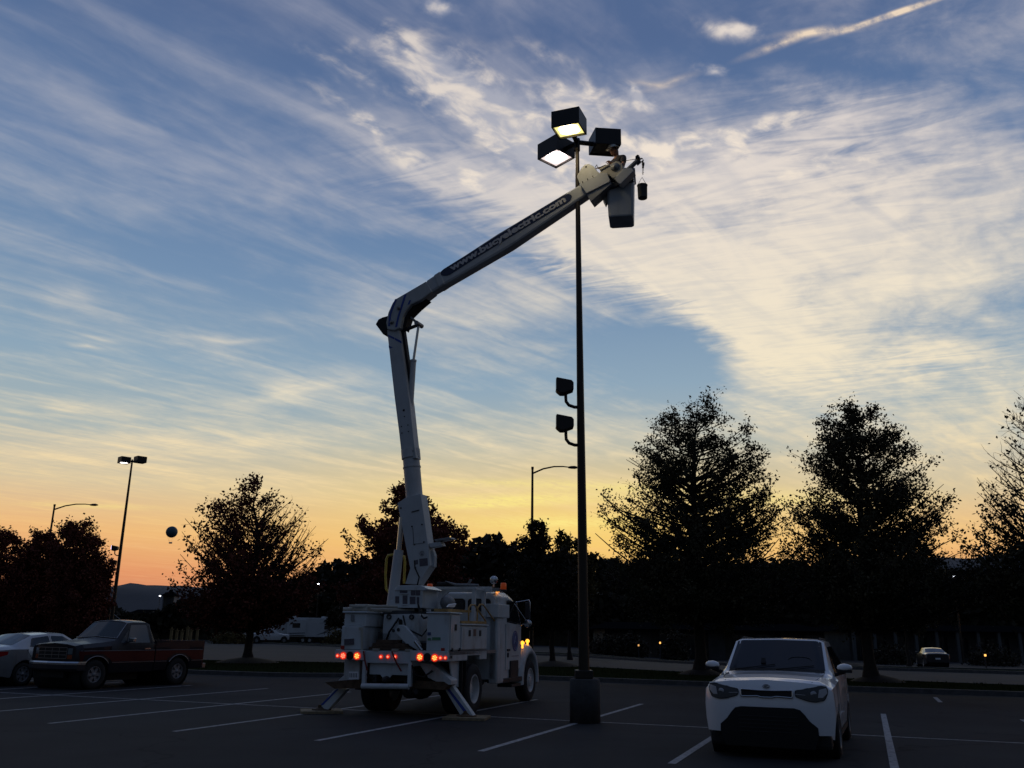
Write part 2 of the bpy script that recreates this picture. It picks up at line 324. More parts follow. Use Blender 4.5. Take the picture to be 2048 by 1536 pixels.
# a polygon cut from a curved surface S(u, v) -> xyz, pushed out by off along its normal
def clip(poly, ax, lim, keep_less):
    out = []
    for i in range(len(poly)):
        a, b = poly[i - 1], poly[i]
        ia = (a[ax] <= lim) == keep_less or a[ax] == lim; ib = (b[ax] <= lim) == keep_less or b[ax] == lim
        if ia != ib:
            t = (lim - a[ax]) / (b[ax] - a[ax]); out.append((a[0] + t * (b[0] - a[0]), a[1] + t * (b[1] - a[1])))
        if ib: out.append(b)
    return out
def patch(mb, S, poly, cell=0.06, off=0.004, out=(0, -1, 0), th=0.0, cellv=None):
    cv = cellv or cell; us = [p[0] for p in poly]; vs = [p[1] for p in poly]
    def P3(u, v):
        e = 1e-3; p = np.array(S(u, v)); a = np.array(S(u + e, v)) - p; b = np.array(S(u, v + e)) - p
        n = np.cross(a, b); l = np.linalg.norm(n); n = n / l if l > 1e-12 else np.array(out, float)
        if n @ np.array(out, float) < 0: n = -n
        return p + n * off
    i0, i1 = math.floor(min(us) / cell), math.ceil(max(us) / cell); j0, j1 = math.floor(min(vs) / cv), math.ceil(max(vs) / cv)
    key = {}; V = []; F = []
    for i in range(i0, i1):
        col = clip(clip(poly, 0, i * cell, False), 0, (i + 1) * cell, True)
        if len(col) < 3: continue
        for j in range(j0, j1):
            c = clip(clip(col, 1, j * cv, False), 1, (j + 1) * cv, True)
            idx = []
            for q in c:
                k = (round(q[0], 5), round(q[1], 5))
                if k not in key: key[k] = len(V); V.append(P3(*q))
                if not idx or idx[-1] != key[k]: idx.append(key[k])
            if len(idx) > 1 and idx[0] == idx[-1]: idx.pop()
            if len(set(idx)) >= 3 and len(set(idx)) == len(idx): F.append(tuple(idx))
    mb.add(V, F, True)
    return mb
def rim(mb, S, poly, r=0.012, off=0.006, out=(0, -1, 0), n=6):
    pts = []
    for i in range(len(poly)):
        a, b = poly[i], poly[(i + 1) % len(poly)]
        for k in range(n):
            u = a[0] + (b[0] - a[0]) * k / n; v = a[1] + (b[1] - a[1]) * k / n
            pts.append(np.array(S(u, v)) + np.array(out, float) * off)
    pts.append(pts[0]); mb.tube(pts, r, 6, caps=False); return mb
def rounded(poly, r, n=4):
    out = []
    for i in range(len(poly)):
        p = np.array(poly[i], float); a = np.array(poly[i - 1], float); b = np.array(poly[(i + 1) % len(poly)], float)
        da = (a - p); db = (b - p); ra = min(r, np.linalg.norm(da) * 0.45); rb = min(r, np.linalg.norm(db) * 0.45)
        A = p + da / np.linalg.norm(da) * ra; B = p + db / np.linalg.norm(db) * rb
        for k in range(n + 1):
            t = k / n; out.append(tuple((1 - t) ** 2 * A + 2 * t * (1 - t) * p + t * t * B))
    return out

def wheel(parent, c, ax, R_=0.34, w=0.22, rimr=0.21, rm=None, spokes=5, name='wheel', deep=0.03, tread=True):
    """tyre with sidewalls and tread grooves, dished rim with spokes; ax=+1/-1 is the outward side along local x"""
    rm = rm or STEELW; c = np.array(c, float); n = (ax, 0, 0)
    t = MB(); prof = [(rimr, 0.0), (rimr + 0.02, 0.01), (R_ * 0.86, 0.012), (R_ * 0.96, -0.012), (R_, -0.04)]
    k = 4
    for i in range(k):
        a = -0.04 - (w - 0.08) * i / k; b = -0.04 - (w - 0.08) * (i + 1) / k
        prof += [(R_, a - 0.004), (R_, b + 0.010), (R_ - 0.012, b + 0.008), (R_ - 0.012, b)]
    prof += [(R_, -w + 0.04), (R_ * 0.96, -w + 0.012), (R_ * 0.86, -w), (rimr, -w)]
    t.lathe(c, n, prof, 36)
    wo = t.build(name, BLACK, parent)
    r = MB(); r.lathe(c, n, [(rimr, -w), (rimr, -0.002), (rimr * 0.94, 0.006), (rimr * 0.90, -0.012), (rimr * 0.86, -deep - 0.02)], 32)
    if spokes:
        for s_ in range(spokes):
            th = 2 * math.pi * s_ / spokes; d = np.array([0, math.cos(th), math.sin(th)]); e = np.array([0, -math.sin(th), math.cos(th)])
            q = [c + d * rimr * 0.2 - e * rimr * 0.16, c + d * rimr * 0.9 - e * rimr * 0.22, c + d * rimr * 0.9 + e * rimr * 0.22, c + d * rimr * 0.2 + e * rimr * 0.16]
            r.slab([p + np.array([ax * (-deep + 0.012), 0, 0]) for p in q], (-ax * 0.02, 0, 0))
        r.lathe(c, n, [(0.0001, -deep + 0.03), (rimr * 0.24, -deep + 0.026), (rimr * 0.28, -deep - 0.01)], 20)
        r.lathe(c, n, [(rimr * 0.9, -deep - 0.05), (0.001, -deep - 0.06)], 20)
    else:
        r.lathe(c, n, [(rimr * 0.86, -deep - 0.02), (rimr * 0.55, -deep - 0.05), (rimr * 0.45, -deep), (rimr * 0.30, -deep + 0.02), (0.001, -deep + 0.02)], 28)
        for s_ in range(10):
            th = 2 * math.pi * s_ / 10; d = np.array([0, math.cos(th), math.sin(th)])
            r.tube([c + d * rimr * 0.42 + np.array([ax * (-deep - 0.01), 0, 0]), c + d * rimr * 0.42 + np.array([ax * (-deep + 0.025), 0, 0])], 0.014, 6)
    r.build('rim', rm, wo)
    return wo

# ---------------------------------------------------------------- ground
def sstep(t): t = min(1, max(0, t)); return t * t * (3 - 2 * t)
def hz(x, y): return -0.55 * sstep((y - 46) / 30) * sstep((x - 4) / 14)
def asphalt(name, c0, c1, sc=1.0):
    m = bpy.data.materials.new(name); m.use_nodes = True; nt = m.node_tree; b = nt.nodes['Principled BSDF']
    t = nt.nodes.new('ShaderNodeTexCoord'); o = t.outputs['Object']
    def nz(s, d, r=0.6):
        n = nt.nodes.new('ShaderNodeTexNoise'); n.inputs['Scale'].default_value = s; n.inputs['Detail'].default_value = d; n.inputs['Roughness'].default_value = r; nt.links.new(o, n.inputs['Vector']); return n.outputs[0]
    a, g = nz(0.35 * sc, 7), nz(70, 3)
    ad = nt.nodes.new('ShaderNodeMath'); ad.operation = 'MULTIPLY_ADD'; nt.links.new(g, ad.inputs[0]); ad.inputs[1].default_value = 0.55
    ad2 = nt.nodes.new('ShaderNodeMath'); ad2.operation = 'MULTIPLY'; nt.links.new(a, ad2.inputs[0]); ad2.inputs[1].default_value = 0.5; nt.links.new(ad2.outputs[0], ad.inputs[2])
    r = nt.nodes.new('ShaderNodeValToRGB'); e = r.color_ramp.elements; e[0].position = 0.40; e[1].position = 0.62
    e[0].color = c0 + (1,); e[1].color = c1 + (1,); nt.links.new(ad.outputs[0], r.inputs[0]); 
    # sealed cracks and oil stains
    vo = nt.nodes.new('ShaderNodeTexVoronoi'); vo.feature = 'DISTANCE_TO_EDGE'; vo.inputs['Scale'].default_value = 0.16
    wn = nt.nodes.new('ShaderNodeTexNoise'); wn.inputs['Scale'].default_value = 1.3; wn.inputs['Detail'].default_value = 4; nt.links.new(o, wn.inputs['Vector'])
    va_ = nt.nodes.new('ShaderNodeVectorMath'); va_.operation = 'MULTIPLY_ADD'; nt.links.new(wn.outputs[1], va_.inputs[0]); va_.inputs[1].default_value = (1.4, 1.4, 0); nt.links.new(o, va_.inputs[2]); nt.links.new(va_.outputs[0], vo.inputs['Vector'])
    mr = nt.nodes.new('ShaderNodeMapRange'); mr.inputs[1].default_value = 0.001; mr.inputs[2].default_value = 0.006; mr.inputs[3].default_value = 0.55; mr.inputs[4].default_value = 1.0; nt.links.new(vo.outputs[0], mr.inputs[0])
    mx = nt.nodes.new('ShaderNodeMix'); mx.data_type = 'RGBA'; mx.blend_type = 'MULTIPLY'; mx.inputs[0].default_value = 1; nt.links.new(r.outputs[0], mx.inputs[6])
    cmb = nt.nodes.new('ShaderNodeCombineColor'); [nt.links.new(mr.outputs[0], cmb.inputs[i]) for i in range(3)]; nt.links.new(cmb.outputs[0], mx.inputs[7])
    nt.links.new(mx.outputs[2], b.inputs['Base Color']); b.inputs['Roughness'].default_value = 0.92; b.inputs['Specular IOR Level'].default_value = 0.18
    bp = nt.nodes.new('ShaderNodeBump'); bp.inputs['Strength'].default_value = 0.5; bp.inputs['Distance'].default_value = 0.01; nt.links.new(g, bp.inputs['Height']); nt.links.new(bp.outputs[0], b.inputs['Normal'])
    return m
ASPH = asphalt('asphalt', (0.018, 0.0185, 0.020), (0.035, 0.036, 0.039)); ROADM = asphalt('road_asphalt', (0.040, 0.0395, 0.040), (0.058, 0.057, 0.057), 0.5)
GRASSM = mat('dry_grass', (0.022, 0.026, 0.010), 1.0, var=0.3, vscale=3, spec=0.0); KERBM = mat('kerb_concrete', (0.075, 0.074, 0.075), 0.9, var=0.35, vscale=4)
PAINT = mat('white_line_paint', (0.34, 0.34, 0.35), 0.8, var=0.5, vscale=9, dirt=(.04, .04, .042), dscale=14, damt=.85); MULCH = mat('mulch', (0.018, 0.012, 0.010), 0.95, var=0.5, vscale=12)
xs = [-3000, -1200, -500, -250, -120, -60] + list(np.linspace(-40, 60, 51)) + [80, 120, 250, 500, 1200, 3000]
ys = [-400, -60, -20] + list(np.linspace(0, 100, 51)) + [115, 140, 200, 400, 900, 2000, 5200]
g = MB(); g.add([(x, y, hz(x, y)) for y in ys for x in xs], [(j * len(xs) + i, j * len(xs) + i + 1, (j + 1) * len(xs) + i + 1, (j + 1) * len(xs) + i) for j in range(len(ys) - 1) for i in range(len(xs) - 1)])
struct(g.build('ground', ASPH, smooth=True))
front = [(-19, 44.5), (-16.5, 39), (-12.5, 35.2), (-8.2, 33.6), (-3.5, 34.6), (0.81, 34.4), (6.81, 31.45), (15.5, 28.0), (26, 23.4), (42, 16.5)]
rear = [(43.5, 20), (27.5, 27), (16, 33.4), (12.6, 36.0), (7.8, 39.6), (3.0, 45.2), (-1, 46.5), (-7, 45.5), (-13, 46.4), (-17.5, 46.8)]
far = [(-120, 210), (-42.2, 127), (-20, 98), (-6, 80), (6.1, 66.8), (12, 57.5), (18.5, 50), (25.3, 45.0), (60, 24)]
road = [(p[0], p[1]) for p in front[:1]] + rear[::-1] + far[::-1] + [(-160, 215), (-60, 90)]
m = MB(); patch(m, lambda u, v: (u, v, hz(u, v)), road, 4.0, 0.004, (0, 0, 1)); struct(m.build('road', ROADM, smooth=True))
def offset(pl, d):
    out = []; n = len(pl)
    for i in range(n):
        a = np.array(pl[i - 1], float); p = np.array(pl[i], float); b = np.array(pl[(i + 1) % n], float)
        t1 = (p - a) / np.linalg.norm(p - a); t2 = (b - p) / np.linalg.norm(b - p); n1 = np.array([-t1[1], t1[0]]); n2 = np.array([-t2[1], t2[0]])
        m_ = n1 + n2; m_ /= np.linalg.norm(m_); out.append(tuple(p + m_ * d / max(0.4, m_ @ n1)))
    return out
isl = rounded(front + rear, 1.2, 4)
area = sum(isl[i - 1][0] * isl[i][1] - isl[i][0] * isl[i - 1][1] for i in range(len(isl))) / 2
if area < 0: isl = isl[::-1]
inn = offset(isl, 0.16); n = len(isl)
m = MB(); m.add([(x, y, 0.0) for x, y in isl] + [(x, y, 0.13) for x, y in isl] + [(x, y, 0.14) for x, y in inn] + [(x, y, 0.05) for x, y in inn], [q for i in range(n) for q in ((i, (i + 1) % n, n + (i + 1) % n, n + i), (n + i, n + (i + 1) % n, 2 * n + (i + 1) % n, 2 * n + i), (2 * n + i, 2 * n + (i + 1) % n, 3 * n + (i + 1) % n, 3 * n + i))])
struct(m.build('kerb', KERBM))
m = MB(); m.add([(x, y, 0.125) for x, y in inn], [tuple(range(n))]); struct(m.build('planted_island', GRASSM))
# far verge: kerb plus grass bank
def strip(pl, a, b, za, zb, name, mt):
    m = MB(); v = []
    for i, p in enumerate(pl):
        p = np.array(p, float); t = np.array(pl[min(i + 1, len(pl) - 1)], float) - np.array(pl[max(0, i - 1)], float); t /= np.linalg.norm(t); nn = np.array([-t[1], t[0]])
        if nn[1] < 0: nn = -nn
        for d, z in ((a, za), (b, zb)): q = p + nn * d; v.append((q[0], q[1], hz(*q) + z))
    return v, m, name, mt
def dense(pl, k=8): return [(pl[i][0] + (pl[i + 1][0] - pl[i][0]) * j / k, pl[i][1] + (pl[i + 1][1] - pl[i][1]) * j / k) for i in range(len(pl) - 1) for j in range(k)] + [pl[-1]]
fd = dense(far)
for (a, b, za, zb, nm, mt) in ((0, 0.001, 0, 0.15, None, None),): pass
m = MB(); rows = [(0, 0.0), (0.0, 0.15), (0.18, 0.155), (0.181, 0.11)]
def rails(pl, rows):
    V = []
    for i, p in enumerate(pl):
        p = np.array(p, float); t = np.array(pl[min(i + 1, len(pl) - 1)], float) - np.array(pl[max(0, i - 1)], float); t /= np.linalg.norm(t); nn = np.array([-t[1], t[0]])
        if nn[1] < 0: nn = -nn
        for d, z in rows: q = p + nn * d; V.append((q[0], q[1], hz(*q) + z))
    k = len(rows); return V, [(i * k + j, i * k + j + 1, (i + 1) * k + j + 1, (i + 1) * k + j) for i in range(len(pl) - 1) for j in range(k - 1)]
m = MB(); m.add(*rails(fd, rows)); m.add(*rails([(x, y + 6) for x, y in fd], rows)); struct(m.build('far_kerb', mat('far_kerb_concrete', (0.10, 0.10, 0.10), 0.9, var=0.3)))
m = MB(); m.add(*rails(fd, [(0.18, 0.12), (1.5, 0.16), (3.2, 0.12)])); struct(m.build('verge', GRASSM, smooth=True))
# parking lines
u_ = np.array([math.sin(R(21.3)), math.cos(R(21.3))]); v_ = np.array([math.cos(R(21.3)), -math.sin(R(21.3))])
A3 = ground(961, 1503)[:2]
m = MB(); Lr = 10.1; s_ = 2.74
def line(a, b, w=0.11):
    a, b = np.array(a), np.array(b); t = (b - a) / np.linalg.norm(b - a); nn = np.array([-t[1], t[0]]) * w / 2
    m.add([(*p, 0.004) for p in (a - nn, b - nn, b + nn, a + nn)], [(0, 1, 2, 3)])
mid = {}
for k in range(-12, 8):
    s0 = A3 + v_ * s_ * k
    line(s0, s0 + u_ * (Lr / 2 - 0.04)); line(s0 + u_ * (Lr / 2 + 0.04), s0 + u_ * Lr)
a0 = A3 + v_ * s_ * -12 + u_ * Lr / 2; 
line(a0, a0 + v_ * s_ * 19, 0.08)
for k in range(1, 7):                          # the single row along the island
    s0 = np.array([9.0, 26.0]) + v_ * s_ * k; line(s0, s0 + u_ * 2.2)
struct(m.build('parking_lines', PAINT))
# grass blades along the island edge
rng = np.random.default_rng(5)
def inside(x, y, poly):
    c = False
    for i in range(len(poly)):
        (x1, y1), (x2, y2) = poly[i - 1], poly[i]
        if (y1 > y) != (y2 > y) and x < (x2 - x1) * (y - y1) / (y2 - y1) + x1: c = not c
    return c
V = []; F = []
for k in range(16000):
    x, y = rng.uniform(-18, 30), rng.uniform(20, 46)
    if not inside(x, y, inn): continue
    a = rng.uniform(0, 6.28); h = rng.uniform(0.03, 0.10); w = 0.02; o = len(V)
    V += [(x - w * math.cos(a), y - w * math.sin(a), 0.12), (x + w * math.cos(a), y + w * math.sin(a), 0.12), (x + rng.normal(0, 0.03), y + rng.normal(0, 0.03), 0.12 + h)]; F.append((o, o + 1, o + 2))
m = MB(); m.add(V, F); tag(m.build('grass', mat('grass_blades', (0.022, 0.026, 0.009), 1.0, spec=0.0)), 'short dry grass on the kerbed island under the trees', 'grass', kind='stuff')

# ---------------------------------------------------------------- trees
def leafmat(name, col, col2):
    m = bpy.data.materials.new(name); m.use_nodes = True; nt = m.node_tree; b = nt.nodes['Principled BSDF']
    gi = nt.nodes.new('ShaderNodeTexCoord'); n = nt.nodes.new('ShaderNodeTexNoise'); n.inputs['Scale'].default_value = 0.9; n.inputs['Detail'].default_value = 5; nt.links.new(gi.outputs['Object'], n.inputs['Vector'])
    r = nt.nodes.new('ShaderNodeValToRGB'); r.color_ramp.elements[0].position = 0.35; r.color_ramp.elements[1].position = 0.66
    r.color_ramp.elements[0].color = tuple(col) + (1,); r.color_ramp.elements[1].color = tuple(col2) + (1,)
    nt.links.new(n.outputs[0], r.inputs[0]); nt.links.new(r.outputs[0], b.inputs['Base Color']); b.inputs['Roughness'].default_value = 0.8; b.inputs['Specular IOR Level'].default_value = 0.2
    return m
LEAF_OAK = leafmat('oak_leaves', (0.034, 0.034, 0.018), (0.070, 0.055, 0.028)); LEAF_RED = leafmat('red_maple_leaves', (0.10, 0.026, 0.016), (0.17, 0.045, 0.024))
LEAF_DRK = leafmat('dark_leaves', (0.022, 0.018, 0.012), (0.035, 0.028, 0.015)); LEAF_YEL = leafmat('yellowing_leaves', (0.06, 0.045, 0.014), (0.10, 0.07, 0.02))
BARK = mat('bark', (0.030, 0.024, 0.020), 0.95, var=0.4, vscale=6, bump=0.6, bscale=20)
def leaf_mesh(name, pts, size, mt, parent, rng, elong=1.3):
    pts = np.array(pts); n = len(pts); 
    a = rng.normal(size=(n, 3)); a /= np.linalg.norm(a, axis=1)[:, None]; b = rng.normal(size=(n, 3)); b -= a * (a * b).sum(1)[:, None]; b /= np.linalg.norm(b, axis=1)[:, None]
    s = size * rng.uniform(0.55, 1.3, (n, 1)); a = a * s * elong; b = b * s * 0.75
    v = np.empty((n, 4, 3)); v[:, 0] = pts - a; v[:, 1] = pts + b - a * 0.1; v[:, 2] = pts + a; v[:, 3] = pts - b - a * 0.1
    me = bpy.data.meshes.new(name); me.vertices.add(4 * n); me.vertices.foreach_set('co', v.ravel().astype(np.float32))
    me.loops.add(4 * n); me.loops.foreach_set('vertex_index', np.arange(4 * n, dtype=np.int32)); me.polygons.add(n)
    me.polygons.foreach_set('loop_start', np.arange(0, 4 * n, 4, dtype=np.int32)); me.update(calc_edges=True); me.materials.append(mt)
    o = bpy.data.objects.new(name, me); C.objects.link(o); o.parent = parent; return o
def fastmesh(name, V, Q, mt, parent=None, smooth=True):
    V = np.array(V, np.float32); Q = np.array(Q, np.int32); n = len(Q)
    me = bpy.data.meshes.new(name); me.vertices.add(len(V)); me.vertices.foreach_set('co', V.ravel()); me.loops.add(4 * n); me.loops.foreach_set('vertex_index', Q.ravel())
    me.polygons.add(n); me.polygons.foreach_set('loop_start', np.arange(0, 4 * n, 4, dtype=np.int32)); me.update(calc_edges=True); me.materials.append(mt)
    o = bpy.data.objects.new(name, me); C.objects.link(o); o.parent = parent; return o
def tree(Y, px, py, prof, label, cat='tree', name='tree', nb=200, twigs=7, lpt=13, leaf=0.055, mt=None, seed=1, r0=0.16, zc=None, up=0.6, bare=None, group=None, lean=0.0, tipleaf=1.0, inner=0.22, trunk_top=0.97):
    """prof: (y, xl, xr) rows in the photograph, top first, turned into metres at the tree's own distance"""
    rng = np.random.default_rng(seed); base = at(px, py, Y); X0 = base[0]; zb = hz(X0, Y)
    rows = []
    for (y, xl, xr) in prof:
        a, b = at(xl, y, Y), at(xr, y, Y); rows.append((a[2] - zb, a[0] - X0, b[0] - X0))
    rows.sort(); zs = [r[0] for r in rows]; xl = [r[1] for r in rows]; xr = [r[2] for r in rows]
    H = zs[-1]; zc = zs[0] if zc is None else zc
    root = thing(name, (X0, Y, zb), 0, label, cat, group)
    ctr = lambda z: np.array([0.5 * (np.interp(z, zs, xl) + np.interp(z, zs, xr)) * sstep((z - zc) / (H - zc + .01)) * 0.8 + lean * z, 0, z])
    T = MB(); tz = np.linspace(-0.05, H * trunk_top, 14); tp = [ctr(z) + np.array([rng.normal(0, 0.03), rng.normal(0, 0.03), 0]) * (z > 0.5) for z in tz]
    rad = [max(0.012, r0 * (1 - z / H) ** 0.9 * (1 + 0.9 * math.exp(-max(z, 0) / 0.22))) for z in tz]
    T.tube(tp, rad, 10)
    pts = []; A = 0; wts = []
    zz_ = np.linspace(zs[0], H, 60); wd = np.array([(np.interp(z, zs, xr) - np.interp(z, zs, xl)) for z in zz_]) ** 1.5 + 0.02; wd /= wd.sum()
    bars = []
    for k in range(nb):
        z = rng.choice(zz_, p=wd) + rng.uniform(-0.1, 0.1); th = rng.uniform(0, 2 * math.pi); rho = max(inner, rng.uniform(0.04, 1.0) ** 0.40) * rng.uniform(0.96, 1.10)
        l, r = np.interp(z, zs, xl), np.interp(z, zs, xr); cx = ctr(z)[0]
        rx = (r - cx) if math.cos(th) > 0 else (cx - l); ry = 0.5 * (r - l) * 0.92
        end = np.array([cx + math.cos(th) * rx * rho, math.sin(th) * ry * rho, z - 0.02 * H])
        dist = math.hypot(end[0] - cx, end[1]); z0 = max(zc * rng.uniform(0.9, 1.25), z - dist * rng.uniform(up * 0.6, up * 1.4)); z0 = min(z0, H * 0.93)
        st = ctr(z0); mid = 0.5 * (st + end) + np.array([0, 0, -0.12 * dist]) + rng.normal(0, 0.13, 3) * dist * 0.6
        q = [((1 - t) ** 2) * st + 2 * t * (1 - t) * mid + t * t * end for t in np.linspace(0, 1, 7)]
        rb = 0.008 + 0.012 * dist * (r0 / 0.16); T.tube(q, [rb * (1 - 0.85 * t) + 0.004 for t in np.linspace(0, 1, 7)], 4, caps=False)
        isb = bare(end[0], end[2]) if bare else 1.0
        d = q[-1] - q[-3]; d /= np.linalg.norm(d) + 1e-9
        for j in range(twigs):
            t = rng.uniform(0.42, 1.0); i = min(5, int(t * 6)); f = t * 6 - i; p0 = q[i] * (1 - f) + q[i + 1] * f
            dd = d * rng.uniform(0.2, 1) + rng.normal(0, 0.6, 3) + np.array([0, 0, rng.uniform(0.0, 0.75)]); dd /= np.linalg.norm(dd); ln = rng.uniform(0.25, 0.75) * (0.35 + 0.05 * H)
            p1 = p0 + dd * ln
            T.tube([p0, 0.5 * (p0 + p1) + rng.normal(0, 0.03, 3), p1], [0.008, 0.006, 0.004], 3, caps=False)
            m_ = int(lpt * isb * min(3.0, rng.exponential(1.0) + 0.15))
            if m_ > 0:
                tt = rng.uniform(0.1, 1.05, (m_, 1)); pts.append(p0 + (p1 - p0) * tt + rng.normal(0, 0.12 * tipleaf, (m_, 3)))
    T.build('trunk', BARK, root)
    if pts: leaf_mesh('crown', np.concatenate(pts), leaf, mt or LEAF_OAK, root, rng)
    return root
OAKG = 'trees on the planted island'
tree(37.6, 1403, 1355, [(786, 1360, 1425), (806, 1332, 1462), (845, 1292, 1500), (900, 1245, 1532), (950, 1240, 1548), (990, 1190, 1560), (1030, 1200, 1600), (1090, 1180, 1620), (1150, 1190, 1610), (1210, 1230, 1580), (1240, 1290, 1520)],
     'broad oak with a pyramid crown, between the light pole and the white car roof', nb=420, twigs=8, lpt=17, leaf=0.050, seed=3, r0=0.24, zc=2.3, up=0.55, group=OAKG)
tree(33.5, 1745, 1370, [(804, 1675, 1765), (826, 1640, 1805), (870, 1604, 1824), (900, 1592, 1825), (915, 1592, 1850), (960, 1600, 1895), (1000, 1575, 1890), (1050, 1560, 1910), (1100, 1560, 1960), (1160, 1570, 1990), (1215, 1620, 1900), (1245, 1680, 1820)],
     'tall dark oak with a side lobe on its right, standing right of the white car', nb=420, twigs=8, lpt=17, leaf=0.046, seed=8, r0=0.21, zc=2.0, up=0.6, group=OAKG)
tree(30.5, 2120, 1385, [(790, 2040, 2070), (830, 2000, 2150), (900, 1985, 2220), (950, 1965, 2250), (1000, 1950, 2280), (1060, 1930, 2290), (1100, 1915, 2300), (1160, 1940, 2290), (1220, 1990, 2240)],
     'thinning oak with bare upper twigs cut off by the right edge', nb=330, twigs=7, lpt=13, leaf=0.055, seed=13, r0=0.2, zc=2.0, up=0.9, bare=lambda x, z: 0.10 if z > 6.6 else (0.45 if z > 5.2 else 1.0), group=OAKG)
tree(44.2, 495, 1330, [(945, 500, 515), (975, 480, 530), (965, 440, 560), (1000, 420, 600), (1030, 385, 625), (1060, 370, 645), (1090, 350, 650), (1120, 335, 645), (1150, 320, 640), (1190, 345, 620), (1225, 400, 590)][:1] + [(960, 488, 540), (985, 440, 580), (1010, 398, 602), (1035, 380, 632), (1065, 372, 652), (1100, 352, 652), (1128, 325, 640), (1150, 345, 640), (1190, 340, 630), (1225, 380, 600), (1240, 420, 570)],
     'half bare red maple with thin twigs on its right side, beyond the dark pickup', nb=380, twigs=8, lpt=12, leaf=0.066, mt=LEAF_RED, tipleaf=1.1, seed=21, r0=0.2, zc=1.6, up=1.1, bare=lambda x, z: (0.16 if z > 5.6 else 0.4 if z > 4.2 else 1.0) if x > 0.5 else 0.85, inner=0.35, group=OAKG)
tree(46.0, 838, 1330, [(968, 785, 800), (985, 775, 825), (1000, 745, 850), (1025, 720, 900), (1050, 695, 950), (1075, 690, 955), (1100, 700, 930), (1125, 700, 905), (1150, 690, 930), (1200, 670, 960), (1240, 720, 930)],
     'dense red brown maple right behind the lifted lower boom', nb=330, twigs=9, lpt=18, leaf=0.072, mt=LEAF_RED, seed=33, r0=0.2, zc=1.6, up=0.8, group=OAKG)
tree(45.0, 1105, 1337, [(1040, 1060, 1080), (1060, 1048, 1098), (1085, 1032, 1092), (1100, 1040, 1130), (1140, 1010, 1160), (1190, 1010, 1180), (1240, 1050, 1160)],
     'small leaning maple between the truck cab and the light pole', nb=150, twigs=8, lpt=14, leaf=0.085, mt=LEAF_DRK, seed=41, r0=0.14, zc=1.9, up=0.8, group=OAKG)
tree(60.0, 1140, 1305, [(1055, 1130, 1150), (1075, 1112, 1175), (1110, 1100, 1190), (1180, 1090, 1200), (1240, 1110, 1180)],
     'thin leafy tree right behind the main light pole', nb=120, twigs=7, lpt=12, leaf=0.09, mt=LEAF_YEL, seed=47, r0=0.12, zc=2.0, up=0.8)
RG = 'red trees left of the leaning pole'
tree(50.0, 165, 1318, [(1034, 142, 156), (1050, 125, 178), (1080, 95, 196), (1105, 92, 212), (1130, 90, 218), (1160, 88, 214), (1200, 90, 212), (1250, 100, 205)],
     'tall red brown tree just left of the twin head light pole', nb=210, twigs=9, lpt=18, leaf=0.07, mt=LEAF_RED, seed=51, r0=0.18, zc=1.2, up=1.5, group=RG)
tree(53.0, 70, 1316, [(1060, 60, 90), (1085, 35, 130), (1120, 20, 140), (1180, 20, 140), (1250, 40, 120)],
     'lower red brown tree under the street lamp at far left', nb=150, twigs=8, lpt=18, leaf=0.07, mt=LEAF_RED, seed=57, r0=0.16, zc=1.2, up=1.5, group=RG)
tree(51.0, -5, 1320, [(1058, -10, 30), (1080, -40, 50), (1120, -60, 70), (1180, -60, 70), (1250, -40, 50)],
     'red brown tree cut off by the left edge', nb=150, twigs=8, lpt=18, leaf=0.07, mt=LEAF_RED, seed=59, r0=0.16, zc=1.2, up=1.5, group=RG)
tree(59.0, 1818, 1330, [(1060, 1790, 1830), (1100, 1750, 1880), (1160, 1740, 1900), (1220, 1750, 1890), (1255, 1790, 1850)],
     'slender young tree just left of the distant dark car', nb=120, twigs=7, lpt=12, leaf=0.09, seed=61, r0=0.11, zc=2.3, up=0.8)
tree(115.0, 668, 1286, [(1215, 655, 680), (1232, 646, 694), (1250, 655, 688)], 'small bare trunked tree standing against the white trailers', nb=40, twigs=5, lpt=8, leaf=0.16, mt=LEAF_DRK, seed=63, r0=0.12, zc=2.3, up=0.8)
mu = MB()
for (x, y, r) in ((-12.41, 44.2, 1.5), (7.87, 37.6, 1.0), (13.3, 33.5, 0.95), (2.2, 45.0, 1.3), (-4.7, 46.0, 1.3), (22.0, 59.0, 1.2)):
    z = hz(x, y) + (0.12 if y < 50 else 0.0); mu.lathe((x, y, z), (0, 0, 1), [(r, 0), (r * 0.7, 0.12), (r * 0.35, 0.2), (0.05, 0.26)], 18)
tag(mu.build('mulch', MULCH), 'dark mulch mounded round the tree bases', 'mulch', kind='stuff')

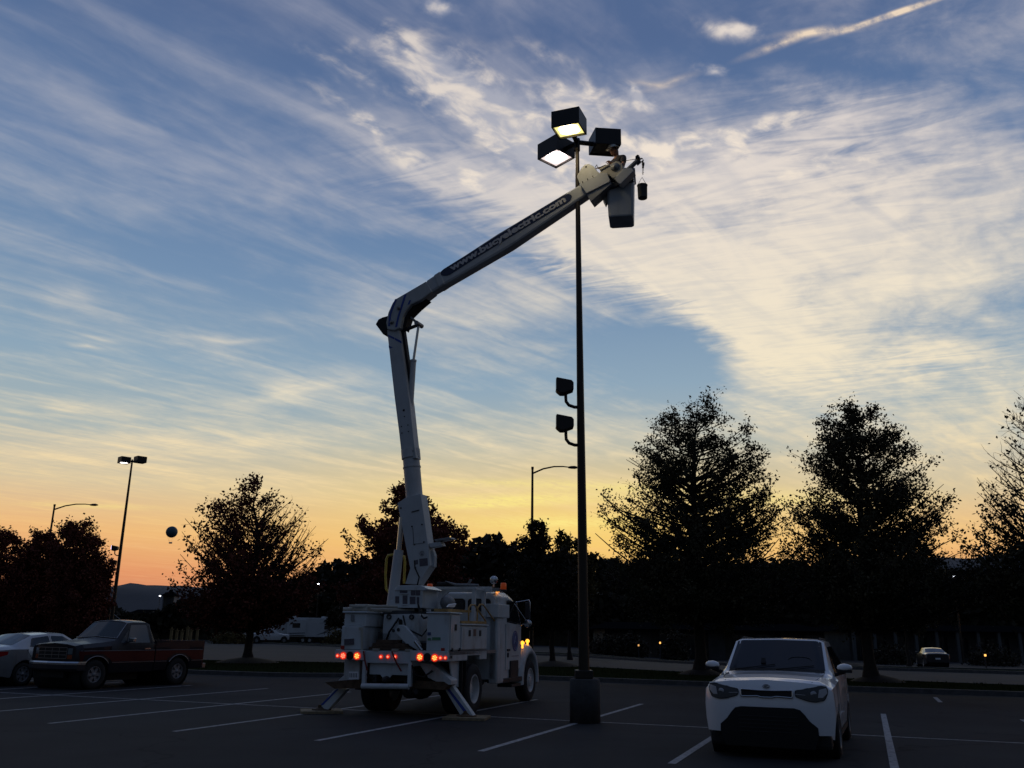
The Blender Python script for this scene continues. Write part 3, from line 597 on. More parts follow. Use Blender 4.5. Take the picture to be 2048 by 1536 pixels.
# far treeline (one mass), nearer dark tree masses and hills
def mass(name, outline, Y, dep, mt, n, leaf, label, seed, zlow=0.0):
    rng = np.random.default_rng(seed); P_ = [at(x, y, Y) for x, y in outline]; X = [p[0] for p in P_]; Z = [p[2] for p in P_]
    g = MB(); xx = np.linspace(X[0], X[-1], 90); 
    jit = rng.normal(0, 0.02, 90)
    V = []; 
    for k, x in enumerate(xx):
        h = np.interp(x, X, Z) * 0.9 * (1 + jit[k])
        for (f, t) in ((0, 0), (0.12, 0.6), (0.5, 0.97), (0.8, 0.9), (1, 0)): V.append((x, Y + dep * (f - 0.2), zlow - 0.6 if t == 0 else h * t))
    F = [(i * 5 + j, (i + 1) * 5 + j, (i + 1) * 5 + j + 1, i * 5 + j + 1) for i in range(89) for j in range(4)]
    x = rng.uniform(X[0], X[-1], n); top = np.interp(x, X, Z); fr = rng.uniform(0, 1, n) ** 0.45
    cl = np.sin(x * 0.9 + 3 * np.sin(x * 0.31)) * 0.5 + np.sin(x * 2.3) * 0.3
    pts = np.stack([x, Y + rng.uniform(-0.25, 0.25, n) * dep - (1 - fr) * 0.5, zlow + (top - zlow) * fr * (1 + 0.035 * cl)], 1)
    o = leaf_mesh(name, pts, leaf, mt, None, rng, 1.2)
    b = MB(); b.add(V, F); bo = b.build(name + '_inner', mt, None, smooth=True)
    bmj = bmesh.new(); bmj.from_mesh(o.data); bmj.from_mesh(bo.data); bmj.to_mesh(o.data); bmj.free(); bpy.data.objects.remove(bo)
    return tag(o, label, 'woods', kind='stuff')
mass('far_woods', [(560, 1170), (640, 1150), (662, 1132), (700, 1128), (740, 1122), (800, 1118), (900, 1110), (945, 1092), (965, 1078), (985, 1074), (1005, 1082), (1025, 1096), (1060, 1108), (1110, 1116), (1180, 1116), (1260, 1130), (1400, 1135), (1560, 1128), (1700, 1140), (1900, 1145), (2050, 1150), (2300, 1150)],
     190, 40, LEAF_DRK, 26000, 0.75, 'far wooded rise behind the truck and the tall trees', 71, -1.0)
mass('near_woods', [(-80, 1215), (60, 1210), (200, 1205), (235, 1225), (260, 1232), (330, 1225), (360, 1205), (420, 1195), (520, 1190), (600, 1195), (650, 1188), (720, 1190), (800, 1180), (900, 1180), (960, 1175), (1040, 1185), (1120, 1180), (1230, 1190), (1300, 1215)],
     132, 14, LEAF_DRK, 20000, 0.5, 'dark belt of trees behind the trailers', 73, 0.0)
HILL = mat('haze_tinted_hills', (0.13, 0.12, 0.115), 1.0, var=0.2, vscale=0.004)  # distance haze is put into the pale base colour; no haze volume
m = MB(); outl = [(-300, 1165), (0, 1176), (200, 1174), (245, 1170), (262, 1167), (290, 1172), (318, 1168), (345, 1172), (400, 1174), (520, 1160), (640, 1166), (900, 1150), (1300, 1140), (1700, 1128), (1900, 1115), (2050, 1108), (2300, 1100)]
P_ = [at(x, y, 2600) for x, y in outl]; XX = np.linspace(P_[0][0], P_[-1][0], 160); rngh = np.random.default_rng(4)
ZZ = np.interp(XX, [p[0] for p in P_], [p[2] for p in P_]) + np.convolve(rngh.normal(0, 3.5, 160), [.25, .5, .25], 'same')
m.add([v for x, z in zip(XX, ZZ) for v in ((x, 2300, -5), (x, 2450, z * 0.7), (x, 2600, z), (x, 3000, z * 0.6), (x, 3400, -5))], [(i * 5 + j, (i + 1) * 5 + j, (i + 1) * 5 + j + 1, i * 5 + j + 1) for i in range(159) for j in range(4)])
struct(m.build('hills', HILL, smooth=True))

# ---------------------------------------------------------------- bucket truck
TO = np.array([-2.314, 18.393, 0.0]); TY = R(18); th_ = np.array([math.sin(TY), math.cos(TY), 0]); tr_ = np.array([math.cos(TY), -math.sin(TY), 0])
def tl(p): d = np.array(p) - TO; return np.array([d @ tr_, d @ th_, d[2]])
truck = thing('bucket_truck', tuple(TO), -TY, 'white utility bucket truck with raised two section boom and lit tail lamps', 'bucket truck')
zp = lambda a, b: (600 + a / 3.938, 1140 + b / 3.938)
def rp(poly, y): return [tl(onplane(*zp(*q), TO + th_ * y, th_)) for q in poly]      # on a plane square to the truck, y metres ahead of the rear bar
def sp(poly, x): return [tl(onplane(*zp(*q), TO + tr_ * x, tr_)) for q in poly]
T = truck
# frame, axles, tank
m = MB(); m.box(-0.45, -0.37, 0.12, 6.3, 0.66, 0.90); m.box(0.37, 0.45, 0.12, 6.3, 0.66, 0.90)
for y in (0.3, 1.2, 1.9, 2.8, 4.2, 5.2): m.box(-0.37, 0.37, y, y + 0.08, 0.68, 0.88)
m.build('chassis', DARK, T)
m = MB(); m.tube([(-0.95, 1.55, 0.5), (0.95, 1.55, 0.5)], 0.09, 10); m.lathe((0, 1.55, 0.5), (0, 1, 0), [(0.01, -0.26), (0.14, -0.24), (0.24, -0.1), (0.24, 0.1), (0.1, 0.2), (0.01, 0.22)], 16)
m.build('rear_axle', DARK, T)
m = MB(); m.tube([(-0.9, 5.65, 0.48), (0.9, 5.65, 0.48)], 0.06, 8); m.build('front_axle', DARK, T)
m = MB(); m.tube([(0.62, 2.55, 0.62), (0.62, 3.3, 0.62)], 0.2, 16); m.tube([(-0.62, 2.4, 0.62), (-0.62, 3.6, 0.62)], 0.26, 16); m.build('fuel_tank', GREY, T)
m = MB(); m.tube([(0.2, 0.9, 0.55), (0.35, 0.3, 0.52), (0.5, 0.12, 0.5)], 0.05, 8); m.lathe((0.30, 0.55, 0.5), (0.2, 1, 0), [(0.02, -0.3), (0.14, -0.27), (0.15, 0), (0.14, 0.27), (0.02, 0.3)], 14); m.build('exhaust', DARK, T)
for s in (-1, 1):
    wheel(T, (1.20 * s, 1.55, 0.5), s, 0.5, 0.27, 0.292, spokes=0, deep=0.10)
    wheel(T, (0.89 * s, 1.55, 0.5), s, 0.5, 0.27, 0.292, spokes=0, deep=0.10)
    wheel(T, (1.18 * s, 5.68, 0.5), s, 0.5, 0.28, 0.292, spokes=0, deep=0.01)
# bed, rear bar
m = MB(); m.box(-1.22, 1.2, 0.05, 2.9, 1.2, 1.268); m.build('bed_floor', GREY, T)
m = MB(); m.box(-1.25, -0.60, -0.03, 0.06, 1.07, 1.262, 0.01); m.box(0.40, 1.2, -0.03, 0.06, 1.085, 1.275, 0.01); m.box(-0.60, 0.40, 0.03, 0.09, 1.02, 1.25, 0.01); m.box(-0.52, 0.36, 0.10, 0.14, 0.80, 1.02, 0.01)
m.slab(rp([(620, 805), (740, 805), (690, 870), (665, 870)], 0.095), (0, 0.03, 0)); m.build('rear_bar', WHITE, T)
m = MB(); m.tube([(-0.62, 0.0, 0.58), (0.40, 0.0, 0.60)], 0.055, 12); m.box(-0.62, -0.55, -0.02, 0.06, 0.6, 1.06); m.box(0.37, 0.44, -0.02, 0.06, 0.6, 1.06); m.build('underride_guard', WHITE, T)
m = MB(); m.slab(rp([(385, 800), (460, 800), (460, 860), (385, 860)], -0.005), (0, 0.01, 0)); pl_ = m.build('number_plate', PAPER, T)
m = MB()
for k in range(5): m.slab(rp([(390 + 13 * k, 812), (397 + 13 * k, 812), (397 + 13 * k, 846), (390 + 13 * k, 846)], -0.009), (0, 0.003, 0))
m.build('plate_characters', GREY, pl_)
def lamp(a, b, r, lit, name='tail_lamp', core=None, y=-0.035):
    c = rp([(a, b)], y)[0]; q = MB(); q.lathe(c, (0, -1, 0), [(r * 1.12, -0.01), (r * 1.15, 0.012), (r, 0.014)], 22); q.disc(c, (0, -1, 0), r, 0.008, 22)
    o = q.build(name, REDL if lit else PLAST, T)
    if lit:
        q = MB()
        if r > 0.06:
            q.disc(c + np.array([0, -0.012, 0]), (0, -1, 0), r * 0.20, 0.008, 10)
            for k in range(6):
                t = 2 * math.pi * k / 6 + 0.3; q.disc(c + np.array([math.cos(t) * r * .55, -0.012, math.sin(t) * r * .55]), (0, -1, 0), r * 0.21, 0.008, 10)
        else: q.disc(c + np.array([0, -0.012, 0]), (0, -1, 0), r * 0.5, 0.008, 12)
        q.build('led_core', core or REDH, o)
for a, b, r, l, cc in ((297, 675, .036, 1, None), (341, 675, .064, 1, REDH), (393, 675, .072, 0, None), (450, 677, .068, 1, AMBH), (945, 686, .068, 1, AMBH), (1002, 688, .072, 0, None), (1062, 692, .066, 1, AMBH), (1107, 692, .038, 1, None), (1145, 692, .032, 1, None)): lamp(a, b, r, l, core=cc)
for a in (638, 693, 750): lamp(a, 683, 0.036, 1, 'marker_lamp', y=0.02)
m = MB(); m.slab(rp([(320, 595), (348, 595), (348, 625), (320, 625)], 0.035), (0, 0.02, 0)); m.build('reflector', REDR, T)
m = MB(); m.slab(rp([(1110, 615), (1136, 615), (1136, 640), (1110, 640)], 0.005), (0, 0.02, 0)); m.build('reflector', REDR, T)
m = MB(); m.slab(sp([(1188, 675), (1200, 675), (1200, 697), (1188, 697)], 1.232), (-0.01, 0, 0)); m.build('side_marker', DARK, T)
# utility bodies
m = MB(); m.box(-1.17, -0.69, 0.05, 2.6, 1.272, 1.72); m.box(-1.15, -0.66, 0.10, 2.6, 1.72, 1.985); m.box(-1.19, -0.62, 0.06, 2.62, 1.985, 2.02)
o = m.build('utility_body', WHITE, T, bevel=0.012)
q = MB(); q.slab(rp([(360, 350), (488, 345), (488, 432), (360, 440)], 0.095), (0, 0.02, 0)); q.build('locker_door', WHITE, o, bevel=0.006)
q = MB(); q.slab(rp([(400, 350), (425, 350), (425, 405), (400, 405)], 0.075), (0, 0.02, 0)); q.build('latch', GREY, o)
q = MB(); q.slab(rp([(348, 545), (423, 540), (423, 588), (348, 590)], 0.03), (0, 0.02, 0)); q.build('warning_sticker', DECAL, o)
q = MB(); q.slab(rp([(462, 450), (492, 450), (492, 640), (478, 640), (478, 470), (462, 470)], 0.02), (0, 0.02, 0)); q.build('hose_guard', CREAM, o)
m = MB(); m.box(0.72, 1.19, 0.03, 0.60, 1.277, 1.985); m.box(0.74, 1.19, 0.605, 2.28, 1.277, 1.775); m.box(0.70, 1.23, 0.0, 0.64, 1.985, 2.015); m.box(0.72, 1.23, 0.645, 2.31, 1.775, 1.80)
m.box(1.10, 1.20, 0.07, 1.08, 1.08, 1.262); m.box(1.10, 1.20, 1.83, 2.28, 1.08, 1.262); m.box(1.10, 1.20, 1.08, 1.83, 1.17, 1.262)
o = m.build('utility_body', WHITE, T, bevel=0.012)
for (y0, y1, z0, z1) in ((0.08, 0.57, 1.30, 1.955), (0.68, 2.22, 1.30, 1.74)):
    q = MB(); q.box(1.191, 1.212, y0, y1, z0, z1, 0.005); d = q.build('locker_door', WHITE, o)
    q = MB()
    for yy in ((y0 + y1) / 2,) if y1 - y0 < 1 else (y0 + 0.45, y1 - 0.45): q = MB(); q.box(1.212, 1.226, yy - 0.05, yy + 0.05, (z0 + z1) / 2 - 0.02 + 0.06, (z0 + z1) / 2 + 0.16); q.build('latch', DARK, d)
q = MB(); q.box(1.213, 1.216, 1.36, 1.52, 1.56, 1.70); q.build('sticker', mat('brown_sticker', (0.20, 0.12, 0.10), 0.5, var=0.3, vscale=25), o)
q = MB(); q.slab(rp([(1005, 535), (1030, 535), (1030, 555), (1005, 555)], 0.02), (0, 0.008, 0)); q.slab(rp([(1040, 530), (1105, 530), (1105, 552), (1040, 552)], 0.02), (0, 0.008, 0)); q.build('green_sticker', mat('green_sticker', (0.08, 0.22, 0.12), 0.5), o)
q = MB(); q.slab(rp([(1003, 490), (1030, 490), (1030, 515), (1003, 515)], 0.02), (0, 0.008, 0)); q.build('blue_sticker', mat('blue_sticker', (0.05, 0.08, 0.18), 0.5), o)
for yy in (0.14, 0.55): q = MB(); q.box(1.19, 1.235, yy, yy + 0.04, 1.27, 1.33); q.build('hinge', DARK, o)
# items on the left body
m = MB(); m.tube([(-1.28, 0.25, 2.06), (0.05, 0.9, 2.06)], 0.045, 10); m.tube([(-1.1, 0.18, 2.13), (-0.2, 0.6, 2.13)], 0.03, 8); m.box(-1.05, -0.75, 0.3, 0.9, 2.03, 2.17, 0.02); m.tube([(-1.3, 0.5, 2.05), (-1.05, 0.3, 2.08)], 0.06, 8)
m.build('stowed_poles', CREAM, T)
m = MB(); m.box(-0.60, -0.15, 1.5, 1.6, 1.27, 2.0); m.build('inner_panel', CREAM, T); m = MB(); m.box(0.53, 0.73, 0.62, 0.9, 1.27, 1.96)
for k in range(12): m.box(0.535, 0.72, 0.600, 0.62, 1.30 + k * 0.054, 1.325 + k * 0.054)
m.build('inner_panel', CREAM, T)
# pedestal
m = MB(); m.slab(rp([(662, 350), (935, 345), (935, 560), (650, 600), (648, 520), (655, 415)], 0.5), (0, 1.1, 0)); o = m.build('pedestal', WHITE, T, bevel=0.01)
q = MB(); q.slab([p + np.array([0, 0, 0]) for p in rp([(778, 428), (778, 398), (784, 388), (798, 388), (806, 398), (806, 428)], 0.49)], (0, 0.02, 0)); q.build('oval_opening', PLAST, o)
for c in ((702, 368), (880, 370)):
    q = MB(); q.lathe(rp([c], 0.49)[0], (0, -1, 0), [(0.055, -0.02), (0.055, 0.02), (0.03, 0.025), (0.03, 0.0)], 16); q.build('lifting_eye', DARK, o)
m = MB(); m.lathe((-0.26, 1.15, 1.96), (0, 0, 1), [(0.5, 0.0), (0.5, 0.09), (0.40, 0.1), (0.40, 0.16)], 32); m.build('turntable', DARK, T)
# turret with control panel
m = MB(); m.slab(rp([(745, 145), (968, 140), (962, 298), (697, 298), (706, 240), (728, 235)], 0.72), (0, 0.85, 0)); m.slab(rp([(765, 122), (950, 120), (1010, 150), (975, 160), (745, 160)], 0.70), (0, 0.8, 0)); o = m.build('turret', WHITE, T, bevel=0.012)
q = MB()
for (a, b, c, d) in ((786, 145, 845, 183), (873, 145, 908, 200), (912, 145, 945, 200), (750, 207, 780, 262), (808, 200, 845, 268), (864, 210, 908, 268), (919, 213, 938, 264)):
    q.slab(rp([(a, b), (c, b), (c, d), (a, d)], 0.712), (0, 0.012, 0))
q.build('instruction_decal', DECAL, o)
q = MB(); q.slab(rp([(800, 268), (850, 268), (850, 276), (800, 276)], 0.70), (0, 0.02, 0)); q.build('trim', WHITE, o); q = MB(); q.slab(rp([(780, 183), (852, 183), (852, 189), (780, 189)], 0.70), (0, 0.02, 0)); q.build('trim', WHITE, o)
m = MB(); m.box(0.06, 0.22, 0.85, 1.1, 2.1, 2.42, 0.02); m.tube([(0.1, 0.84, 2.12), (0.13, 0.8, 2.3), (0.2, 0.84, 2.4)], 0.018, 6); m.build('valve_block', DARK, T)
m = MB(); m.tube([(0.16, 1.0, 2.05), (0.16, 1.0, 2.6)], 0.028, 8); m.build('post', CREAM, T)
m = MB(); m.lathe((0.55, 1.5, 2.24), (0.3, -1, 0), [(0.001, 0.19), (0.10, 0.18), (0.15, 0.12), (0.15, -0.3), (0.001, -0.34)], 22); m.build('air_tank', GREY, T)
# clutter: hoses, straps, tools in the bed and under the rear bar
HOSE = PLAST
for pts, r in (([(0.0, 0.45, 1.95), (0.10, 0.40, 1.70), (0.45, 0.42, 1.55), (0.58, 0.50, 1.75), (0.55, 0.6, 1.95)], .018), ([(-0.1, 0.47, 1.9), (-0.28, 0.42, 1.62), (-0.40, 0.5, 1.40), (-0.45, 0.7, 1.30)], .02), ([(0.20, 0.74, 2.2), (0.28, 0.66, 2.0), (0.40, 0.6, 1.9), (0.62, 0.7, 1.98)], .022), ([(-0.62, 0.08, 1.0), (-0.56, 0.05, 0.80), (-0.45, 0.1, 0.72), (-0.3, 0.2, 0.80)], .018), ([(0.44, 0.0, 1.0), (0.52, 0.0, 0.82), (0.66, 0.1, 0.78), (0.8, 0.2, 0.9)], .018), ([(0.05, 1.0, 2.6), (0.12, 0.92, 2.75), (0.02, 0.9, 2.95), (-0.02, 0.95, 3.1)], .016)):
    m = MB(); m.tube(pts, r, 7); m.build('hose', HOSE, T)
for x0, x1 in ((-0.60, -0.50), (0.02, 0.24)):
    m = MB(); m.tube([(x0, -0.05, 1.25), ((x0 + x1) / 2, -0.06, 1.05), (x1, -0.04, 0.88)], 0.016, 6); m.build('red_strap', mat('red_strap', (.14, .015, .012), .8), T)
m = MB(); m.lathe((-0.12, 0.05, 0.72), (0, -1, 0), [(.06, -.1), (.06, .02), (.035, .05), (.05, .09), (.02, .11), (.001, .11)], 14); m.build('tow_hook', DARK, T)
m = MB(); m.box(-0.60, 0.50, 0.55, 0.62, 1.27, 1.42); m.box(-0.58, -0.25, 0.5, 1.3, 1.28, 1.62, .03); m.build('tool_bin', DARK, T)
m = MB(); m.tube([(-0.5, 0.5, 1.64), (-0.3, 0.9, 1.66)], .03, 8); m.build('roll', mat('faded_tarp', (.16, .13, .09), .9), T)
m = MB(); m.lathe((-0.40, 0.62, 1.28), (0, 0, 1), [(.001, 0), (.13, 0), (.05, .30), (.001, .31)], 18); m.build('traffic_cone', mat('dull_orange', (.35, .08, .02), .7), T)
# outriggers (legs stand about half a metre ahead of the rear bar)
for (leg, stripe, house, foot) in (
    ([(272, 935), (368, 938), (215, 1108), (150, 1092)], [(285, 940), (303, 940), (182, 1064), (160, 1064)], [(350, 705), (470, 705), (468, 862), (300, 870), (345, 830)], (165, 1108)),
    ([(1130, 925), (1195, 905), (1368, 1152), (1275, 1165)], [(1150, 930), (1168, 925), (1310, 1108), (1288, 1118)], [(930, 730), (1045, 738), (1190, 870), (1190, 905), (1125, 905), (1010, 850)], (1310, 1160))):
    m = MB(); P4 = rp(leg, 0.45); m.slab(P4, (0, 0.16, 0)); o = m.build('outrigger', WHITE, T, bevel=0.008)
    q = MB(); q.slab(rp(stripe, 0.445), (0, 0.01, 0)); q.build('blue_stripe', BLUE, o)
    q = MB(); q.slab(rp(house, 0.22), (0, 0.35, 0)); q.build('leg_housing', WHITE, o, bevel=0.008)
    f = rp([foot], 0.5)[0]; q = MB(); q.lathe((f[0], 0.52, 0.0), (0, 0, 1), [(0.001, 0.055), (0.20, 0.055), (0.20, 0.075), (0.12, 0.085), (0.05, 0.16), (0.001, 0.17)], 20); q.tube([(f[0], 0.42, 0.13), (f[0], 0.64, 0.13)], 0.035, 10); q.build('foot', RUST, o)
m = MB(); m.slab(rp([(740, 482), (778, 435), (822, 438), (905, 530), (940, 590), (938, 640), (830, 578)], 0.30), (0, 0.12, 0)); o = m.build('stowed_hoist', WHITE, T, bevel=0.01)
q = MB(); q.tube(rp([(905, 560), (962, 632)], 0.26), 0.03, 8); q.build('ram', CHROME, o)
q = MB(); [q.disc(rp([c], 0.295)[0], (0, -1, 0), 0.035, 0.01, 12) for c in ((736, 478), (775, 470))]; q.build('pin', DARK, o)
m = MB(); m.slab(rp([(195, 885), (440, 862), (482, 868), (482, 932), (270, 936)], 0.18), (0, 0.4, 0)); m.build('rear_step', RUST, T); m = MB(); m.slab(rp([(862, 872), (1130, 880), (1165, 905), (1135, 945), (862, 930)], 0.18), (0, 0.4, 0)); m.build('rear_step', RUST, T)
m = MB(); m.box(-0.58, 0.30, 0.12, 0.50, 1.275, 1.33); m.box(-0.50, 0.22, 0.12, 0.45, 1.335, 1.40); m.box(-0.42, 0.02, 0.12, 0.42, 1.405, 1.47); m.build('stacked_planks', mat('dark_planks', (0.09, 0.055, 0.035), 0.9, var=0.4, vscale=10), T)
m = MB(); [m.box(x, x + 0.13, 0.02, 0.1, 1.255, 1.30) for x in (-0.44, -0.02, 0.27)]; m.build('wheel_chock', mat('pale_chock', (0.35, 0.33, 0.28), 0.7), T)
m = MB(); m.box(0.95, 1.19, 0.82, 0.85, 0.45, 1.07); m.box(-1.19, -0.62, 0.82, 0.85, 0.45, 1.07); m.box(0.60, 1.19, 1.05, 1.07, 0.6, 1.07); m.build('mud_flap', PLAST, T)
m = MB(); m.slab(sp([(1180, 720), (1265, 720), (1265, 930), (1210, 905)], 1.12), (-0.03, 0, 0)); m.build('side_skirt', WHITE, T)
# cab
CW = 1.10
m = MB(); m.box(-CW, 1.17, 2.95, 3.03, 0.62, 2.0); m.build('bulkhead', WHITE, T, bevel=0.01)
def cabS(pts): return pts
roof = [(-CW, 3.15, 2.02), (-CW, 3.15, 2.44), (-CW + 0.10, 3.18, 2.54), (CW - 0.10, 3.18, 2.54), (CW, 3.15, 2.44), (CW, 3.15, 2.02)]
m = MB()
# shell as rings along y: (y, zlow, zbelt, zroofedge, ztop, halfwidth low, half at roof)
rings = [(3.15, 0.62, 1.84, 2.42, 2.53, CW, CW - 0.03), (3.5, 0.62, 1.84, 2.44, 2.56, CW, CW - 0.03), (4.2, 0.62, 1.84, 2.44, 2.57, CW, CW - 0.03), (4.62, 0.62, 1.84, 2.38, 2.50, CW, CW - 0.05), (4.85, 0.62, 1.80, 2.26, 2.36, CW - 0.01, CW - 0.08), (5.10, 0.62, 1.72, 1.80, 1.84, CW - 0.04, CW - 0.10), (5.3, 0.62, 1.66, 1.68, 1.70, CW - 0.08, CW - 0.14)]
V = []
for (y, a, b, c, d, w, wr) in rings: V += [(s * x, y, z) for s, x, z in ((-1, w, a), (-1, w, b), (-1, wr, c), (-1, wr - 0.12, d), (1, wr - 0.12, d), (1, wr, c), (1, w, b), (1, w, a))]
nR = len(rings); m.add(V, [(i * 8 + j, i * 8 + j + 1, (i + 1) * 8 + j + 1, (i + 1) * 8 + j) for i in range(nR - 1) for j in range(7)] + [tuple(range(8)), tuple((nR - 1) * 8 + j for j in range(8))[::-1]])
cab = m.build('cab', WHITE, T, bevel=0.03)
def win(poly3, name='window', par=cab, n=(1, 0, 0), fr=0.018):
    p = [np.array(a, float) for a in poly3]; q = MB(); q.slab(p, np.array(n) * -0.01); w = q.build(name, GLASS, par)
    q = MB(); q.tube(p + [p[0], p[1]], fr, 6, caps=False); q.build('window_seal', PLAST, w); return w
for (x0, x1) in ((-0.95, -0.38), (-0.28, 0.32), (0.42, 0.95)):
    win([(x, 3.142, z) for x, z in rounded([(x0, 2.12), (x1, 2.12), (x1, 2.38), (x0, 2.38)], 0.07)], 'rear_window', n=(0, -1, 0))
for s in (-1, 1):
    win([(s * (CW + 0.006 - (0.03 if z > 2 else 0)), y, z) for y, z in ((3.98, 1.90), (4.98, 1.84), (4.66, 2.36), (4.1, 2.38), (3.98, 2.36))], 'side_window', n=(s, 0, 0))
win([(-0.92, 4.90, 2.28), (0.92, 4.90, 2.28), (0.98, 5.12, 1.84), (-0.98, 5.12, 1.84)], 'windshield', n=(0, 1, 0.4))
m = MB(); m.box(CW, CW + 0.02, 3.86, 5.04, 0.80, 1.84, 0.005); d = m.build('cab_door', WHITE, cab)
q = MB(); q.box(CW + 0.02, CW + 0.05, 3.92, 4.10, 1.22, 1.27); q.box(CW + 0.02, CW + 0.045, 3.95, 4.02, 1.08, 1.18); q.build('handle', DARK, d)
def circ(cx_, cy_, cz_, ry, rz, n=28): return [(cx_, cy_ + ry * math.cos(2 * math.pi * k / n), cz_ + rz * math.sin(2 * math.pi * k / n)) for k in range(n)]
q = MB(); q.slab(circ(CW + 0.026, 4.55, 1.45, 0.24, 0.24), (-0.004, 0, 0)); lg = q.build('round_logo', mat('logo_blue', (0.05, 0.08, 0.22), 0.5), d)
q = MB(); q.tube([np.array(p) for p in circ(CW + 0.028, 4.55, 1.45, 0.20, 0.20) + circ(CW + 0.028, 4.55, 1.45, 0.20, 0.20)[:1]], 0.006, 5, caps=False); q.tube([(CW + 0.028, 4.46, 1.38), (CW + 0.028, 4.55, 1.56), (CW + 0.028, 4.64, 1.38)], 0.010, 5); q.tube([(CW + 0.028, 4.49, 1.44), (CW + 0.028, 4.61, 1.44)], 0.008, 5); q.build('logo_ring', mat('logo_pale', (0.3, 0.35, 0.5), 0.5), lg)
q = MB(); q.box(CW + 0.021, CW + 0.024, 4.3, 4.85, 1.095, 1.107); q.build('lettering_line', NAVY, d)
m = MB(); m.box(1.02, 1.20, 2.95, 3.42, 0.54, 1.96, 0.01); m.box(1.201, 1.212, 2.97, 3.17, 0.58, 1.93); m.box(1.201, 1.212, 3.185, 3.40, 0.58, 1.93); m.build('side_locker', WHITE, T)
m = MB(); m.box(0.92, 1.24, 2.88, 3.72, 1.97, 2.27, 0.015); m.build('top_box', WHITE, T)
m = MB(); m.box(0.80, 1.18, 3.45, 4.98, 0.52, 0.62, 0.01); m.box(0.80, 1.16, 4.2, 4.95, 0.40, 0.47, 0.01); m.box(1.0, 1.15, 4.15, 4.75, 0.62, 1.0, 0.0); m.build('cab_step', DARK, T)
m = MB(); V = []
for (y, w, zt, ze) in ((5.05, 0.84, 1.70, 1.55), (5.5, 0.80, 1.66, 1.5), (6.1, 0.74, 1.56, 1.40), (6.55, 0.68, 1.44, 1.26), (6.68, 0.62, 1.25, 1.1)): V += [(-w, y, 0.8), (-w, y, ze), (-w * 0.8, y, zt), (w * 0.8, y, zt), (w, y, ze), (w, y, 0.8)]
m.add(V, [(i * 6 + j, i * 6 + j + 1, (i + 1) * 6 + j + 1, (i + 1) * 6 + j) for i in range(4) for j in range(5)] + [(0, 1, 2, 3, 4, 5), (29, 28, 27, 26, 25, 24)]); m.build('hood', WHITE, T, bevel=0.03)
for s in (-1, 1):
    m = MB(); k = 16; V = []
    for i in range(k + 1):
        a = math.radians(-8 + 196 * i / k); r1 = 0.57; c = (5.68, 0.52); yy, zz = c[0] - math.cos(a) * r1 * 1.05, c[1] + math.sin(a) * r1 * 1.08
        V += [(s * 0.70, yy, zz), (s * 1.19, yy, zz), (s * 1.20, c[0] - math.cos(a) * 0.68, c[1] + math.sin(a) * 0.72), (s * 1.10, c[0] - math.cos(a) * 0.76, c[1] + math.sin(a) * 0.84), (s * 0.68, c[0] - math.cos(a) * 0.80, c[1] + math.sin(a) * 0.93)]
    m.add(V, [(i * 5 + j, i * 5 + j + 1, (i + 1) * 5 + j + 1, (i + 1) * 5 + j) for i in range(k) for j in range(4)]); m.build('fender', WHITE, T, smooth=True)
    for (y, z, x) in ((5.16, 1.40, 1.12), (5.66, 1.44, 1.10)):
        m = MB(); m.lathe((s * x, y, z), (0, -1, 0), [(0.001, 0.04), (0.042, 0.035), (0.05, 0.0), (0.04, -0.05), (0.001, -0.06)], 16); m.box(s * x - 0.02, s * x + 0.02, y - 0.01, y + 0.02, z - 0.13, z - 0.04); m.build('turn_lamp', AMBL, T)
    m = MB(); xo = s * 1.42
    m.tube([(s * 1.06, 4.72, 2.36), (xo, 4.70, 2.42), (xo + s * 0.03, 4.70, 2.36), (xo + s * 0.03, 4.70, 1.92), (s * 1.10, 4.95, 1.80)], 0.014, 6); m.tube([(s * 1.08, 4.75, 2.38), (s * 1.12, 4.98, 1.85)], 0.014, 6); m.tube([(s * 1.05, 4.60, 2.36), (xo - s * .08, 4.70, 1.95)], 0.010, 6)
    o = m.build('mirror_bracket', CHROME, T)
    m = MB(); m.box(xo - 0.10, xo + 0.02, 4.69, 4.75, 1.98, 2.36, 0.015); m.build('mirror', DARK, o)
    m = MB(); m.lathe((xo - 0.02, 4.70, 1.86), (0, 1, 0), [(0.001, 0.07), (0.07, 0.05), (0.10, 0.0), (0.09, -0.01), (0.001, -0.012)], 18); m.build('convex_mirror', CHROME, o)
# rack between bed and cab, with what lies on it
m = MB(); m.box(-0.20, 1.12, 2.72, 2.80, 2.52, 2.64, 0.008)
for x in (-0.17, 0.90): m.box(x, x + 0.075, 2.70, 2.78, 1.28 if x < 0 else 1.8, 2.53)
for x, s in ((-0.10, 1), (0.905, -1)): m.slab([(x, 2.71, 2.53), (x, 2.71, 2.33), (x + s * 0.05, 2.71, 2.42), (x + s * 0.20, 2.71, 2.53)], (0, 0.05, 0))
m.box(-0.5, -0.17, 2.72, 2.78, 2.46, 2.54); m.box(-0.17, -0.09, 2.05, 2.13, 1.28, 2.55); m.box(0.90, 0.975, 2.05, 2.13, 1.78, 2.55); m.box(-0.2, 1.0, 2.04, 2.14, 2.55, 2.61); m.box(-0.15, -0.09, 2.13, 2.72, 2.55, 2.60); m.box(0.90, 0.96, 2.13, 2.72, 2.55, 2.60); m.build('rack', WHITE, T)
m = MB(); m.tube([(-0.15, 2.6, 2.68), (0.1, 2.62, 2.70), (0.25, 2.65, 2.64), (0.6, 2.65, 2.64), (0.85, 2.66, 2.66)], [0.07, 0.05, 0.03, 0.025, 0.02], 8); m.build('hose', PLAST, T)
